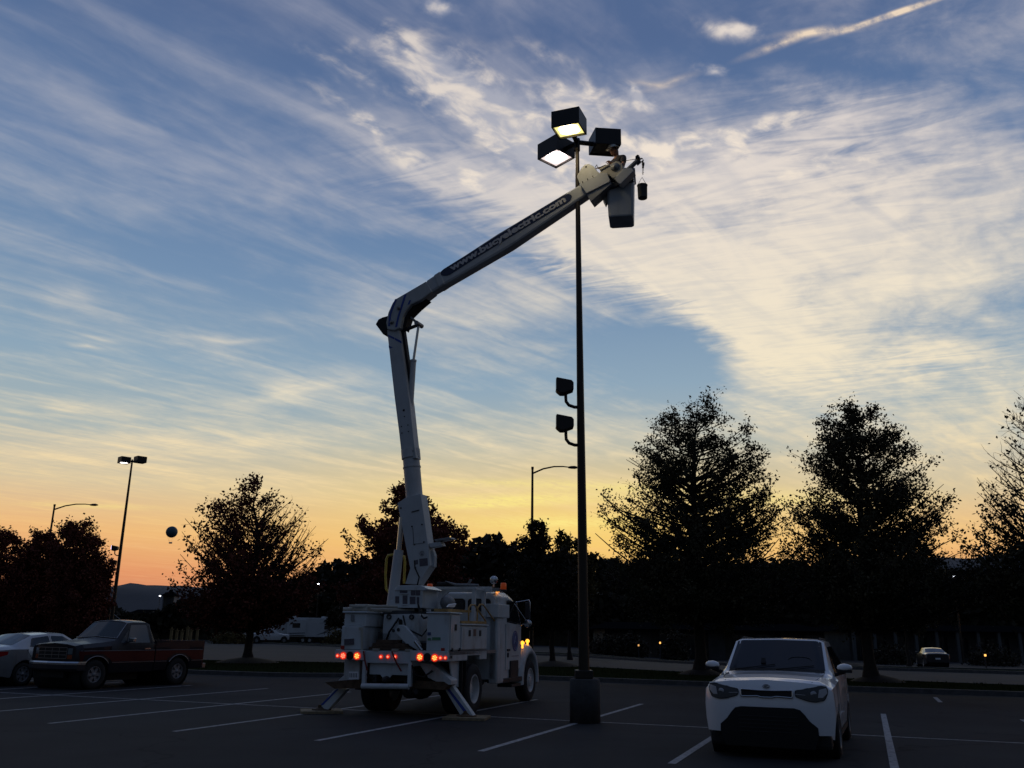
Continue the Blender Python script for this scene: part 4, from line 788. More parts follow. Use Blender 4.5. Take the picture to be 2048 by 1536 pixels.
m = MB(); m.tube([(0.05, 2.58, 2.76), (0.3, 2.60, 2.68), (0.65, 2.62, 2.67), (0.85, 2.62, 2.67)], [0.012, 0.035, 0.04, 0.03], 6); m.slab([(0.55, 2.6, 2.66), (0.62, 2.6, 2.66), (0.70, 2.6, 2.80), (0.64, 2.6, 2.81)], (0, 0.01, 0)); m.build('cable_tray', GREY, T)
m = MB(); m.box(0.98, 1.14, 3.2, 3.5, 2.56, 2.64); m.build('beacon_mount', GREY, T)
for (px, py, Yl) in ((1007, 1171, 3.25), (859.5, 1173, 2.6)):
    c = tl(onplane(px, py, TO + th_ * Yl, th_)); q = MB(); q.lathe((c[0], c[1], c[2] - 0.09), (0, 0, 1), [(0.065, 0), (0.07, 0.02), (0.065, 0.13), (0.05, 0.15), (0.001, 0.155)], 18); b = q.build('beacon', ORANGE, T)
    q = MB(); q.lathe((c[0], c[1], c[2] - 0.13), (0, 0, 1), [(0.001, 0), (0.07, 0), (0.07, 0.04), (0.001, 0.04)], 16); q.build('beacon_base', DARK, b)
c = tl(onplane(988, 1160, TO + th_ * 3.2, th_)); m = MB(); m.lathe(c, (0.3, -1, -0.1), [(0.001, 0.03), (0.085, 0.02), (0.095, 0.0), (0.07, -0.08), (0.02, -0.12), (0.001, -0.12)], 20); m.tube([c, c + np.array([0, 0, -0.16])], 0.02, 8); m.build('spot_lamp', CHROME, T)
m = MB(); m.lathe((0.98, 3.6, 2.56), (0, 0, 1), [(0.05, 0), (0.03, 0.03), (0.001, 0.035)], 12); m.build('clearance_lamp', AMBL, T)
for pts in ([(1328, 410), (1328, 300), (1345, 275), (1375, 275), (1395, 305), (1460, 400)], [(1395, 400), (1398, 300), (1415, 272), (1440, 272), (1462, 300), (1535, 405), (1537, 600)]):
    m = MB(); m.tube(sp(pts, 1.13), 0.018, 8); m.build('grab_rail', YELRUST, T)
m = MB(); m.slab(sp([(1270, 400), (1470, 405), (1470, 425), (1270, 420)], 1.16), (-0.05, 0, 0)); m.slab(sp([(1165, 305), (1350, 318), (1350, 335), (1165, 330)], 1.10), (-0.3, 0, 0)); m.build('tray', YELRUST, T)
m = MB(); m.slab(sp([(1178, 272), (1232, 266), (1218, 292), (1160, 292)], 1.0), (-0.02, 0, 0.01)); m.build('paper_sheet', PAPER, T)

# ------------------------------------------------ boom, traced on its own upright plane
BA = np.array([0.922, -0.387, 0]); BN = np.array([0.387, 0.922, 0]); B0 = at(830, 1190, 19.5)
def bp(poly, d=0.0): return [tl(onplane(x, y, B0 + BN * d, BN)) for x, y in poly]
bn = np.array([BN @ tr_, BN @ th_, 0]); up3 = np.array([0, 0, 1.0]); ba = np.array([BA @ tr_, BA @ th_, 0])
def bslab(name, poly, m_, t=0.26, d=0.0, par=None, bev=0.01, rnd=0):
    q = MB(); p = bp(rounded(poly, rnd) if rnd else poly, d); q.slab(p, bn * t); return q.build(name, m_, par or T, bevel=bev)
lo = bslab('lower_boom', [(773.8, 660), (788.6, 792), (798.2, 867), (804, 919), (832, 916), (827.7, 885), (819.8, 810), (808, 727), (800.3, 672), (797, 655)], FIBRE, 0.24)
q = MB(); ins = bp([(821, 900), (830, 1010)], 0.16); q.tube(ins, 0.190, 20); q.build('insulator', FIBRE, lo)
for t0, t1, rr in ((0.0, 0.16, 0.215), (0.31, 0.335, 0.203)):
    q = MB(); q.tube([ins[0] + (ins[1] - ins[0]) * t0, ins[0] + (ins[1] - ins[0]) * t1], rr, 20); q.build('sleeve', FIBRE, lo)
bs = bslab('boom_base', [(794.7, 1006.5), (814.7, 992.8), (841.2, 987.4), (856.7, 1095.8), (860.3, 1130.5), (834.8, 1168.7), (810.2, 1167.8), (820.2, 1136.8)], FIBRE, 0.30, -0.03, lo)
q = MB()
for pl in ([(838.4, 1117.7), (854.8, 1116), (855.8, 1131), (839.3, 1133)], [(829.3, 1121), (835.7, 1119), (836, 1128.5), (830, 1129.5)], [(829, 1134), (832.5, 1133.5), (832.5, 1138), (829, 1138.5)]): q.slab(bp(pl, -0.034), bn * 0.006)
q.build('warning_decal', DECAL, bs)
q = MB(); pc_ = bp([(843.8, 1107)], -0.036)[0]
q.tube([pc_ + ba * 0.05 * math.cos(t) + up3 * 0.05 * math.sin(t) for t in np.linspace(0, 2 * math.pi, 17)], 0.004, 4, caps=False); q.slab([pc_ + ba * -0.02 - up3 * 0.03, pc_ + ba * 0.02 - up3 * 0.03, pc_ + up3 * 0.03], bn * 0.004); q.build('warning_symbol', DECAL, bs)
q = MB(); q.slab(bp([(823, 1023), (838, 1019), (838, 1021), (823, 1025)], -0.04), bn * 0.012); [q.disc(bp([c], -0.032)[0], -bn, 0.018, 0.012, 8) for c in ((824, 1053), (844, 1049), (848, 1084), (829, 1089), (802, 1016))]; q.slab(bp([(826, 1088), (848, 1085.5), (848, 1086.2), (826, 1088.8)], -0.034), bn * 0.006); q.slab(bp([(825, 1055), (825.8, 1055), (828, 1088), (827, 1088)], -0.034), bn * 0.006); q.build('fittings', DARK, bs)
q = MB(); [q.disc(bp([c], -0.002)[0], -bn, r, 0.006, 10) for c, r in (((807.6, 820.4), 0.028), ((809, 833), 0.014), ((803, 853), 0.014), ((816, 850), 0.014), ((804, 866), 0.014), ((817, 863), 0.014), ((815, 905), 0.012), ((826, 902), 0.012))]; q.build('bolt_hole', PLAST, lo)
q = MB(); q.slab(bp([(775.8, 669), (789, 675), (789, 679), (776, 673)], -0.004), bn * 0.008); q.slab(bp([(790, 675.5), (803, 682), (803, 687), (790, 680)], -0.004), bn * 0.008); q.slab(bp([(777, 691), (786, 695), (778, 697)], -0.004), bn * 0.008); q.build('blue_marking', BLUE, lo)
# elbow and linkage
el = bslab('elbow', [(771.7, 645), (776, 625), (785, 605), (792, 597), (811, 586), (835, 572), (852, 562), (864, 583), (842, 600), (821, 609.5), (810.7, 622.5), (805.5, 633), (800, 656), (788.6, 661), (774, 659)], FIBRE, 0.30, -0.05, T, 0.025)
q = MB()
for st in ([(778, 652), (780, 630), (786, 612), (792, 598)], [(792, 654), (797, 632), (804, 610), (811, 588)]):
    for i in range(len(st) - 1): a, b = st[i], st[i + 1]; q.slab(bp([(a[0] - 1.9, a[1]), (a[0] + 1.9, a[1]), (b[0] + 1.9, b[1]), (b[0] - 1.9, b[1])], -0.056 - 0.001 * i), bn * 0.008)
q.slab(bp([(818, 601), (822, 600), (819, 608), (815, 610)], -0.056), bn * 0.008); q.build('blue_stripe', BLUE, el)
q = MB(); [q.lathe(bp([c], -0.05)[0], -bn, [(0.05, 0), (0.05, 0.03), (0.025, 0.032), (0.02, 0.05), (0.001, 0.05)], 14) for c in ((784, 644.6), (798, 616))]; q.build('pivot_bolt', GREY, el)
bslab('rear_fairing', [(750.8, 648.5), (757, 638), (765, 634), (776, 631), (775, 668), (766, 669)], PLAST, 0.30, 0.0, el, 0.02)
bslab('elbow_cover', [(802, 640), (811, 627), (821, 606), (845, 592), (854, 598), (834, 615), (818, 631), (808, 660)], PLAST, 0.24, 0.05, el)
bslab('hose_bundle', [(800, 650), (806, 650), (818, 735), (822, 800), (818, 806), (808, 727)], PLAST, 0.12, 0.10, lo, 0.0)
q = MB(); A_, B_, J_ = bp([(803, 663), (817, 631), (838, 649)], 0.14); q.tube([A_, J_], 0.042, 8); q.build('link', DARK, el)
q = MB(); q.tube([B_, J_], 0.032, 8); q.tube([J_ - bn * 0.14, J_ + bn * 0.14], 0.055, 12); q.build('link', GREY, el)
q = MB(); pr = bp([(837, 652), (826.5, 725)], 0.14); q.tube(pr, 0.032, 10); q.build('cylinder_rod', CHROME, lo)
q = MB(); pr = bp([(827, 720), (821, 815)], 0.14); q.tube(pr, 0.066, 12); q.tube([pr[0], pr[0] + (pr[1] - pr[0]) * 0.04], 0.076, 12); q.build('lift_cylinder', FIBRE, lo)
# lifting cylinder at the turret, tool tray, hoop
q = MB(); pr = bp([(783.5, 1215), (797.5, 1100)], 0.02); q.tube(pr, [0.125, 0.105], 14); q.tube([pr[0] - up3 * 0.05, pr[0] + up3 * 0.05], 0.2, 14); q.build('lift_cylinder', FIBRE, T)
q = MB(); q.tube(bp([(797.5, 1102), (804, 1035)], 0.02), 0.06, 12); q.build('cylinder_rod', CHROME, T)
bslab('tool_tray', [(857, 1087), (880, 1083), (884, 1091), (860, 1095)], FIBRE, 0.2, 0.0, bs, 0.004); bslab('tool_tray', [(868, 1079), (898, 1074), (903, 1077), (871, 1083)], GREY, 0.25, -0.02, bs, 0.004)
bslab('tray_bracket', [(858, 1098), (866, 1102), (869, 1112), (868, 1134), (861, 1131)], FIBRE, 0.12, 0.1, bs, 0.004)
q = MB(); q.tube(bp([(778, 1184), (772, 1178), (771, 1150), (773, 1118), (776, 1111), (785, 1109.5), (800, 1109.5), (808, 1113), (810, 1122), (808, 1167)], 0.35), 0.028, 8); q.build('grab_hoop', YELLOW, T)
# upper boom
ub = bslab('upper_boom', [(851, 561), (860, 555), (992.8, 467.8), (1133.4, 383.4), (1164, 365.5), (1180, 385), (1016, 496), (860, 586.6)], FIBRE, 0.27, -0.03, T, 0.055)
bslab('collar', [(866, 550), (880, 541), (890, 567), (876, 576)], FIBRE, 0.30, -0.045, ub, 0.04)
q = MB(); q.slab(bp(rounded([(881.5, 541.5), (945, 502), (1016, 457.5), (1070, 424.5), (1132, 387.2), (1145, 389.5), (1141, 401), (1070, 443), (1016, 476), (945, 519.5), (896, 551.5), (881, 551)], 9, 4), -0.040), bn * 0.009); dc = q.build('navy_banner', NAVY, ub)
pa_, pb_ = bp([(901, 537.5), (1131.5, 396.5)], -0.047); du = pb_ - pa_; Lt = np.linalg.norm(du); du /= Lt; dn = np.cross(bn, du); dn = dn if dn[2] > 0 else -dn
Mx = Matrix([[du[0], dn[0], -bn[0], 0], [du[1], dn[1], -bn[1], 0], [du[2], dn[2], -bn[2], 0], [0, 0, 0, 1]]); mid_ = (pa_ + pb_) / 2
Mt = Matrix.Translation(Vector(mid_)) @ Mx
tx = text_mesh('lettering', 'www.bucyelectric.com', 0.22, Matrix.Identity(4), SILVERL, dc, 0.002, 0.010)
wd_ = max(v.co.x for v in tx.data.vertices) - min(v.co.x for v in tx.data.vertices); tx.data.transform(Mt @ Matrix.Diagonal((Lt / wd_, 1, 1, 1)))
# boom tip
pz = lambda l: [(1050 + a / 5.12, 180 + b / 5.12) for a, b in l]
tp = bslab('boom_tip', pz([(530, 885), (572, 805), (612, 763), (655, 756), (700, 778), (742, 832), (765, 850), (600, 965), (560, 960)]), FIBRE, 0.05, -0.06, T, 0.008)
q = MB(); q.disc(bp(pz([(625, 788)]), -0.062)[0], -bn, 0.02, 0.006, 8); q.build('hole', PLAST, tp)
bslab('tip_bracket', pz([(560, 962), (765, 848), (840, 850), (872, 935), (628, 1058)]), FIBRE, 0.34, -0.12, tp, 0.01)
bslab('tip_bracket', pz([(622, 1052), (872, 930), (885, 960), (672, 1146)]), GREY, 0.30, -0.09, tp, 0.01)
q = MB(); [q.slab(bp(pz([(a, 1.0 * b), (a + 8, b - 5), (a + 16, b + 12), (a + 8, b + 17)]), -0.126), bn * 0.01) for a, b in ((582, 938), (632, 908), (686, 880))]; q.build('clip', DARK, tp)
mo = bslab('bucket_drive', pz([(762, 838), (850, 790), (880, 755), (925, 728), (965, 730), (1000, 765), (1008, 830), (960, 885), (900, 905), (850, 860), (790, 880)]), CREAM, 0.26, -0.10, tp, 0.02)
q = MB(); q.lathe(bp(pz([(922, 790)]), -0.10)[0], -bn, [(0.10, 0), (0.10, 0.02), (0.05, 0.03), (0.03, 0.06), (0.001, 0.06)], 20); q.build('hub', GREY, mo)
q = MB(); q.tube(bp(pz([(720, 790), (735, 765), (745, 800), (715, 800)]), 0.0), 0.010, 5); q.tube(bp(pz([(760, 800), (830, 770)]), -0.02), 0.018, 6); q.build('hydraulic_line', PLAST, mo)
q = MB(); q.tube(bp(pz([(770, 825), (860, 775)]), -0.08), 0.045, 10); q.build('ram', CREAM, mo)
bslab('lower_arm', pz([(790, 1030), (930, 930), (1000, 935), (940, 985), (860, 1020), (800, 1050)]), DARK, 0.10, 0.02, tp, 0.01)
jb = bslab('jib_mount', pz([(915, 905), (1005, 805), (1092, 798), (1112, 828), (975, 965), (935, 935)]), FIBRE, 0.22, -0.16, tp, 0.012)
q = MB(); q.tube(bp(pz([(1040, 830), (1150, 725)]), -0.05), [0.055, 0.05], 10); q.build('jib', GREY, jb)
q = MB(); [q.lathe(bp(pz([c]), -0.09)[0], bn, [(r, 0), (r * .8, .02), (r * .8, .04), (r, .06)], 16) for c, r in (((1152, 682), 0.045), ((1190, 712), 0.042))]; q.slab(bp(pz([(1130, 680), (1150, 660), (1175, 690), (1185, 740), (1150, 770), (1130, 740)]), -0.06), bn * 0.03); q.build('sheave', DARK, jb)
q = MB(); q.tube(bp(pz([(960, 735), (1135, 708)]), -0.05), 0.007, 5); q.tube(bp(pz([(1204, 715), (1210, 745)]), -0.07), 0.007, 5); q.build('winch_line', PLAST, jb)
q = MB(); hk = bp(pz([(1210, 745), (1210, 770), (1208, 800), (1206, 835), (1207, 868)]), -0.07)
q.tube([hk[0], hk[1]], 0.03, 8); q.tube([hk[1], hk[2]], 0.022, 8)
for k in range(5):
    a = hk[2] + (hk[4] - hk[2]) * k / 5; b = hk[2] + (hk[4] - hk[2]) * (k + 1) / 5; w = (ba if k % 2 else bn) * 0.018; q.tube([a, (a + b) / 2 + w, b, (a + b) / 2 - w, a], 0.006, 5, caps=False)
q.build('hook_chain', DARK, jb)
# bucket: open fibreglass box with a rim and a skirted bottom
bc = at(1243, 444, 18.1); bc = np.array([bc[0], bc[1], bc[2]])
ax_ = np.array([0.985, -0.17, 0]); ay_ = np.array([0.17, 0.985, 0])
def bk(u, v, z): return tl(bc + ax_ * u + ay_ * v + up3 * z)
V = []; prof = [(0.265, 0.30, 0.0), (0.275, 0.31, 0.03), (0.31, 0.355, 1.08), (0.34, 0.385, 1.09), (0.34, 0.385, 1.13), (0.295, 0.34, 1.13), (0.25, 0.29, 0.05), (0.001, 0.001, 0.05)]
def ring8(a, b, z, c=0.05): 
    c = min(c, a * 0.3); return [bk(u, v, z) for u, v in ((-a + c, -b), (a - c, -b), (a, -b + c), (a, b - c), (a - c, b), (-a + c, b), (-a, b - c), (-a, -b + c))]
prof = [(0.001, 0.001, 0.0)] + prof
for p in prof: V += ring8(*p)
q = MB(); q.add(V, [(i * 8 + j, i * 8 + (j + 1) % 8, (i + 1) * 8 + (j + 1) % 8, (i + 1) * 8 + j) for i in range(len(prof) - 1) for j in range(8)])
bkt = q.build('bucket', FIBRE, T)
q = MB(); [q.tube([bk(-0.31, -0.36, z), bk(0.31, -0.36, z)], 0.012, 6) for z in (0.78,)]; q.slab([bk(-0.30, -0.40, 0.82), bk(0.30, -0.40, 0.82), bk(0.30, -0.40, 0.93), bk(-0.30, -0.40, 0.93)], tl(bc + ay_ * 0.1) - tl(bc)); q.build('bucket_mount', DARK, bkt)
q = MB(); q.slab([bk(-0.40, -0.2, 0.62), bk(-0.30, -0.2, 0.62), bk(-0.30, -0.2, 0.45), bk(-0.34, -0.2, 0.38), bk(-0.40, -0.2, 0.52)], tl(bc + ay_ * 0.2) - tl(bc)); q.build('bucket_step', CREAM, bkt)
# hanging pail
pcx = onplane(*pz([(1203, 1050)])[0], B0 + BN * -0.07, BN)
pail = thing('pail', tuple(pcx), 0, 'dark canvas pail hanging on a chain from the jib beside the bucket', 'pail')
q = MB(); q.lathe((0, 0, -0.14), (0, 0, 1), [(0.001, 0), (0.098, 0), (0.102, 0.02), (0.108, 0.29), (0.116, 0.30), (0.116, 0.315), (0.10, 0.315), (0.095, 0.03), (0.001, 0.03)], 24); q.build('body', mat('grey_canvas', (0.075, 0.075, 0.072), 0.8, var=0.3, vscale=10, bump=0.4), pail)
q = MB(); q.tube([(-0.108, 0, 0.16), (0, 0, 0.37), (0.108, 0, 0.16)], 0.007, 6); q.build('bail', GREY, pail)
# wooden pads under the feet
for (f, rz, lab) in (((165, 1108), 0.25, 'round edged wooden pad under the truck leg nearer the red pickup'), ((1310, 1160), -0.15, 'worn wooden pad under the truck leg nearer the light pole')):
    c = rp([f], 0.5)[0]; w = TO + tr_ * c[0] + th_ * 0.52
    q = MB(); 
    for k in range(4): q.box(-0.42, 0.42, -0.34 + k * 0.17, -0.178 + k * 0.17, 0.0, 0.055, 0.008)
    o = q.build('wooden_pad', WOODM); o.location = (w[0], w[1], 0.001); o.rotation_euler = (0, 0, rz); tag(o, lab, 'pad', 'pads under the truck legs')

# ---------------------------------------------------------------- cars
class Body:
    """lofted car body: keys = (y, half widths..., heights...) from the front backwards; the lower edge rises over the wheels"""
    def __init__(s, keys, arches, crown=0.03):
        s.k = sorted(keys, key=lambda q: q[0]); s.n = len(s.k[0][1]); s.arch = arches; s.crown = crown
        s.ys = [q[0] for q in s.k]
    def sec(s, y):
        w = [np.interp(y, s.ys, [q[1][i] for q in s.k]) for i in range(s.n)]; z = [np.interp(y, s.ys, [q[2][i] for q in s.k]) for i in range(s.n)]
        for (ya, r, zc) in s.arch:
            if abs(y - ya) < r:
                a = zc + math.sqrt(r * r - (y - ya) ** 2)
                if a > z[0]: 
                    z[0] = a; z[1] = max(z[1], a + 0.03)
        return w, z
    def side(s, y, z, sg=1):
        w, zz = s.sec(y); return (sg * np.interp(z, zz[:4], w[:4]), y, z)
    def top(s, x, y):
        w, z = s.sec(y); a = abs(x)
        zz = np.interp(a, [0, w[4], w[3]], [z[4] + s.crown, z[4], z[3]]); return (x, y, zz)
    def build(s, mt, parent, name='body', step=0.06):
        ys = sorted(set([round(v, 3) for v in np.arange(s.ys[0], s.ys[-1], step)] + s.ys + [ya + r * math.cos(t) for ya, r, _ in s.arch for t in np.linspace(0.001, math.pi - 0.001, 17)]))
        ys = [y for y in ys if s.ys[0] <= y <= s.ys[-1]]
        V = []; m = 2 * s.n + 1
        for y in ys:
            w, z = s.sec(y); V += [(-w[i], y, z[i]) for i in range(s.n)] + [(0, y, z[-1] + s.crown)] + [(w[i], y, z[i]) for i in range(s.n - 1, -1, -1)]
        q = MB(); q.add(V, [(i * m + j, i * m + j + 1, (i + 1) * m + j + 1, (i + 1) * m + j) for i in range(len(ys) - 1) for j in range(m - 1)], True)
        q.add([V[j] for j in range(m)], [tuple(range(m))]); q.add([V[(len(ys) - 1) * m + j] for j in range(m)], [tuple(range(m))])
        o = q.build(name, mt, parent); md = o.modifiers.new('es', 'EDGE_SPLIT'); md.split_angle = R(38); return o
def car_common(b, root, body, mt, ws_y, arches, R_, w, rimr, tw=0.20, spokes=5, rm=None):
    u = MB(); yy = b.ys; u.box(-0.62, 0.62, yy[0] + 0.25, yy[-1] - 0.25, 0.2, 0.55); u.build('underbody', PLAST, root)
    for (ya, r, zc) in arches:
        q = MB(); q.lathe((0, ya, zc), (1, 0, 0), [(r - 0.01, -w + 0.03), (r - 0.01, w - 0.03)], 28); 
        o = q.build('wheel_well', PLAST, root)
        for s in (-1, 1): wheel(root, (s * (w - 0.015), ya, R_), s, R_, tw, rimr, rm or GREY, spokes)
ALLOY = mat('alloy_rim', (0.22, 0.22, 0.23), 0.5, 0.3)
def seam(b, root, segs, sg, out):
    for (y0, z0, y1, z1) in segs:
        q = MB()
        d = np.array([y1 - y0, z1 - z0]); d /= np.linalg.norm(d); n = np.array([-d[1], d[0]]) * 0.006
        patch(q, lambda u, v: b.side(u, v, sg), [(y0 - n[0], z0 - n[1]), (y1 - n[0], z1 - n[1]), (y1 + n[0], z1 + n[1]), (y0 + n[0], z0 + n[1])], 0.12, 0.002, (sg, 0, 0))
        q.build('door_seam', PLAST, root)

# ---- white compact car facing the camera
KW = mat('white_car_paint', (0.80, 0.81, 0.83), 0.30, var=0.04, vscale=1.0, coat=1.0)
KY = R(23); fwd = np.array([-math.sin(KY), -math.cos(KY)]); 
kia = thing('parked_car', (3.92, 13.81, 0), math.atan2(-fwd[0], fwd[1]), 'white boxy compact car facing the camera with black lower bumper, at lower right', 'car')
kb = Body([
    (0.60, (.79, .85, .83, .66, .35), (.30, .60, .90, .985, 1.02)), (0.45, (.84, .885, .865, .70, .4), (.27, .60, .94, 1.03, 1.055)), (0.1, (.86, .90, .885, .74, .4), (.24, .60, .97, 1.07, 1.09)),
    (-0.40, (.87, .90, .89, .755, .4), (.23, .60, 1.00, 1.09, 1.11)), (-0.50, (.87, .90, .89, .775, .68), (.23, .60, 1.01, 1.10, 1.12)), (-1.15, (.87, .90, .885, .685, .60), (.23, .60, 1.03, 1.55, 1.59)), (-1.5, (.87, .90, .885, .68, .60), (.23, .60, 1.04, 1.57, 1.605)),
    (-2.4, (.87, .90, .88, .67, .58), (.23, .60, 1.06, 1.56, 1.595)), (-3.0, (.86, .89, .87, .65, .55), (.26, .62, 1.09, 1.50, 1.54)), (-3.25, (.82, .86, .83, .59, .4), (.34, .62, 1.10, 1.36, 1.42)), (-3.36, (.76, .80, .77, .55, .4), (.40, .64, 1.10, 1.16, 1.20))],
    [(0, 0.375, 0.32), (-2.57, 0.375, 0.32)], 0.012)
body = kb.build(KW, kia)
F = lambda x, z: (x, 0.765 - 0.17 * (min(abs(x), 0.9) / 0.88) ** 7 - 0.05 * max(0, (z - 0.66) / 0.36) ** 3 - 0.03 * (abs(z - 0.68) / 0.4) ** 2, z)
def fp(poly, m_, nm, off, par=body, cell=0.07):
    q = MB(); patch(q, F, poly, cell, off, (0, 1, 0)); return q.build(nm, m_, par)
bump = fp([(-.855, .34), (-.88, .50), (-.89, .70), (-.875, .90), (-.78, .99), (-.5, 1.02), (0, 1.045), (.5, 1.02), (.78, .99), (.875, .90), (.89, .70), (.88, .50), (.855, .34)], KW, 'front_bumper', 0.0)
low = fp([(-.66, .34), (-.655, .44), (-.56, .52), (-.50, .60), (-.44, .665), (-.36, .685), (.36, .685), (.44, .665), (.50, .60), (.56, .52), (.655, .44), (.66, .34), (.60, .16), (-.60, .16)][::-1], PLAST, 'lower_grille', 0.012)
q = MB()
for k in range(5): patch(q, F, [(-.40, .36 + k * .05), (.40, .36 + k * .05), (.40, .372 + k * .05), (-.40, .372 + k * .05)], 0.1, 0.022, (0, 1, 0))
q.build('grille_bar', DARK, low)
q = MB(); q.box(-.82, .82, .42, .66, .15, .345, .05); q.build('chin', PLAST, body)
gp = rounded([(-.35, .82), (-.12, .83), (-.08, .815), (.08, .815), (.12, .83), (.35, .82), (.355, .915), (.10, .905), (-.10, .905), (-.355, .915)], 0.02)
gr = fp(gp, PLAST, 'grille', 0.008); q = MB(); rim(q, F, gp, 0.011, 0.014, (0, 1, 0), 3); q.build('grille_frame', CHROME, gr)
q = MB(); pts = [(0.052 * math.cos(t), 0.958 + 0.026 * math.sin(t)) for t in np.linspace(0, 2 * math.pi, 25)[:-1]]; patch(q, F, pts, 0.05, 0.010, (0, 1, 0)); bd = q.build('badge', PLAST, body)
q = MB(); rim(q, F, pts, 0.003, 0.012, (0, 1, 0), 1); q.build('badge_rim', CHROME, bd)
Mb = Matrix.Translation((0, F(0, .958)[1] + 0.014, .958)) @ Matrix.Rotation(R(180), 4, 'Z') @ Matrix.Rotation(R(90), 4, 'X')
text_mesh('badge_letters', 'KIA', 0.050, Mb, mat('badge_silver', (.7, .7, .72), .4), bd, 0.002, 0.0008, 1.25)
HLG = mat('headlamp_lens', (0.045, 0.047, 0.052), 0.12, spec=0.5); HLC = mat('headlamp_reflector', (0.34, 0.34, 0.36), 0.35, 0.4)
for s in (-1, 1):
    hp = [(s * x, z) for x, z in ((.385, .915), (.72, .985), (.80, .975), (.815, .90), (.77, .80), (.66, .775), (.56, .785), (.39, .835))]
    if s < 0: hp = hp[::-1]
    h = fp(rounded(hp, 0.03), HLG, 'headlamp', 0.010)
    q = MB(); rim(q, F, rounded(hp, 0.03), 0.006, 0.012, (0, 1, 0), 2); q.build('lamp_surround', PLAST, h)
    c = np.array(F(s * .63, .865)); q = MB(); q.lathe(c + [0, -0.012, 0], (s * .25, 1, 0), [(0.001, 0.018), (0.04, 0.017), (0.052, 0.010), (0.054, 0.0)], 20); q.build('projector', HLC, h)
    q = MB(); patch(q, F, [(s * .39, .86), (s * .52, .856), (s * .52, .862), (s * .39, .868)][::s], 0.07, 0.016, (0, 1, 0)); q.build('lamp_trim', HLC, h); q = MB(); patch(q, F, [(s * .70, .93), (s * .79, .955), (s * .80, .89), (s * .74, .83), (s * .68, .83)][::s], 0.07, 0.014, (0, 1, 0)); q.build('lamp_trim', HLC, h)
    q = MB(); patch(q, F, [(s * .40, .925), (s * .72, .995), (s * .80, .985), (s * .80, .972), (s * .72, .980), (s * .40, .912)][::-s], 0.07, 0.016, (0, 1, 0)); q.build('lamp_eyelid', KW, h)
    # mirrors, side windows, doors
    q = MB(); mx = s * 0.99; bm = bmesh.new(); bmesh.ops.create_icosphere(bm, subdivisions=2, radius=1); bm.verts.index_update()
    q.add([(mx + v.co.x * .115, -0.62 + v.co.y * 0.07, 1.195 + v.co.z * (.062 if v.co.z > 0 else .05)) for v in bm.verts], [[v.index for v in f.verts] for f in bm.faces], True); bm.free(); mo_ = q.build('wing_mirror', KW, body)
    q = MB(); q.box(mx - .105, mx + .105, -.66, -.565, 1.125, 1.168, .012); q.tube([(s * .84, -.60, 1.09), (mx, -.62, 1.14)], 0.03, 8); q.build('mirror_base', PLAST, mo_)
    S = lambda u, v, s=s: kb.side(u, v, s)
    for nm, pl in (('side_window', [(-.72, 1.10), (-1.60, 1.12), (-1.60, 1.49), (-1.22, 1.48)]), ('side_window', [(-1.68, 1.12), (-2.42, 1.14), (-2.42, 1.48), (-1.68, 1.49)]), ('quarter_window', [(-2.50, 1.15), (-3.0, 1.19), (-2.90, 1.42), (-2.50, 1.47)])):
        q = MB(); patch(q, S, rounded(pl, 0.05), 0.1, 0.005, (s, 0, 0)); q.build(nm, GLASS, body)
    seam(kb, body, [(-.60, 1.06, -.62, .34), (-1.64, 1.5, -1.64, .32), (-2.45, 1.1, -2.18, .62), (-.62, .34, -2.1, .34)], s, (s, 0, 0))
    q = MB()
    for yy in (-1.45, -2.35): patch(q, S, [(yy, .93), (yy + .17, .93), (yy + .17, .955), (yy, .955)], 0.1, 0.025, (s, 0, 0))
    q.build('door_handle', KW, body)
    q = MB(); patch(q, S, [(-.45, .25), (-2.12, .25), (-2.12, .33), (-.45, .33)], 0.1, 0.01, (s, 0, 0)); q.build('sill_trim', PLAST, body)
    q = MB(); pts = [kb.top(s * .60, y) for y in np.linspace(-1.25, -3.0, 12)]; q.tube([(p[0], p[1], p[2] + .012) for p in pts], 0.014, 6); q.build('roof_rail', PLAST, body)
q = MB(); patch(q, kb.top, [(-.715, -.54), (.715, -.54), (.645, -1.12), (-.645, -1.12)], 0.08, 0.006, (0, 0, 1)); wsd = q.build('windshield', mat('windshield_glass', (0.014, 0.018, 0.026), 0.08, spec=0.35), body)
q = MB(); patch(q, kb.top, [(-.715, -.46), (.715, -.46), (.70, -.545), (-.70, -.545)], 0.08, 0.008, (0, 0, 1)); q.build('cowl', PLAST, body)
q = MB()
for a, b_ in (((.62, -.50), (.02, -.60)), ((.0, -.50), (-.55, -.60))): q.tube([np.array(kb.top(a[0] + (b_[0] - a[0]) * t, a[1] + (b_[1] - a[1]) * t)) + [0, .01, .02] for t in np.linspace(0, 1, 5)], 0.007, 5)
q.build('wiper', PLAST, body)
q = MB(); c = np.array(kb.top(.20, -.62)); q.slab([c + [-.035, 0.004, .012], c + [.035, 0.004, .012], c + [.03, -.06, .085], c + [-.03, -.06, .085]], (0, 0.008, 0.012)); q.build('dash_mount', PLAST, wsd)
q = MB(); cc = [(-.34 + .17 * math.cos(t), -.66 - .12 * (1 + math.sin(t)) * .5) for t in np.linspace(0, math.pi, 12)]; q.tube([np.array(kb.top(*p)) + [0, .006, .008] for p in cc], 0.006, 5, caps=False); q.build('steering_wheel', DARK, wsd)
for s in (-1, 1): seam(kb, body, [], s, (s, 0, 0)) if False else None
q = MB(); 
for s in (-1, 1): q.tube([np.array(kb.top(s * x, y)) + [0, 0, .001] for x, y in ((.60, .52), (.66, .3), (.69, 0), (.70, -.4))], 0.005, 4)
q.build('bonnet_seam', PLAST, body)
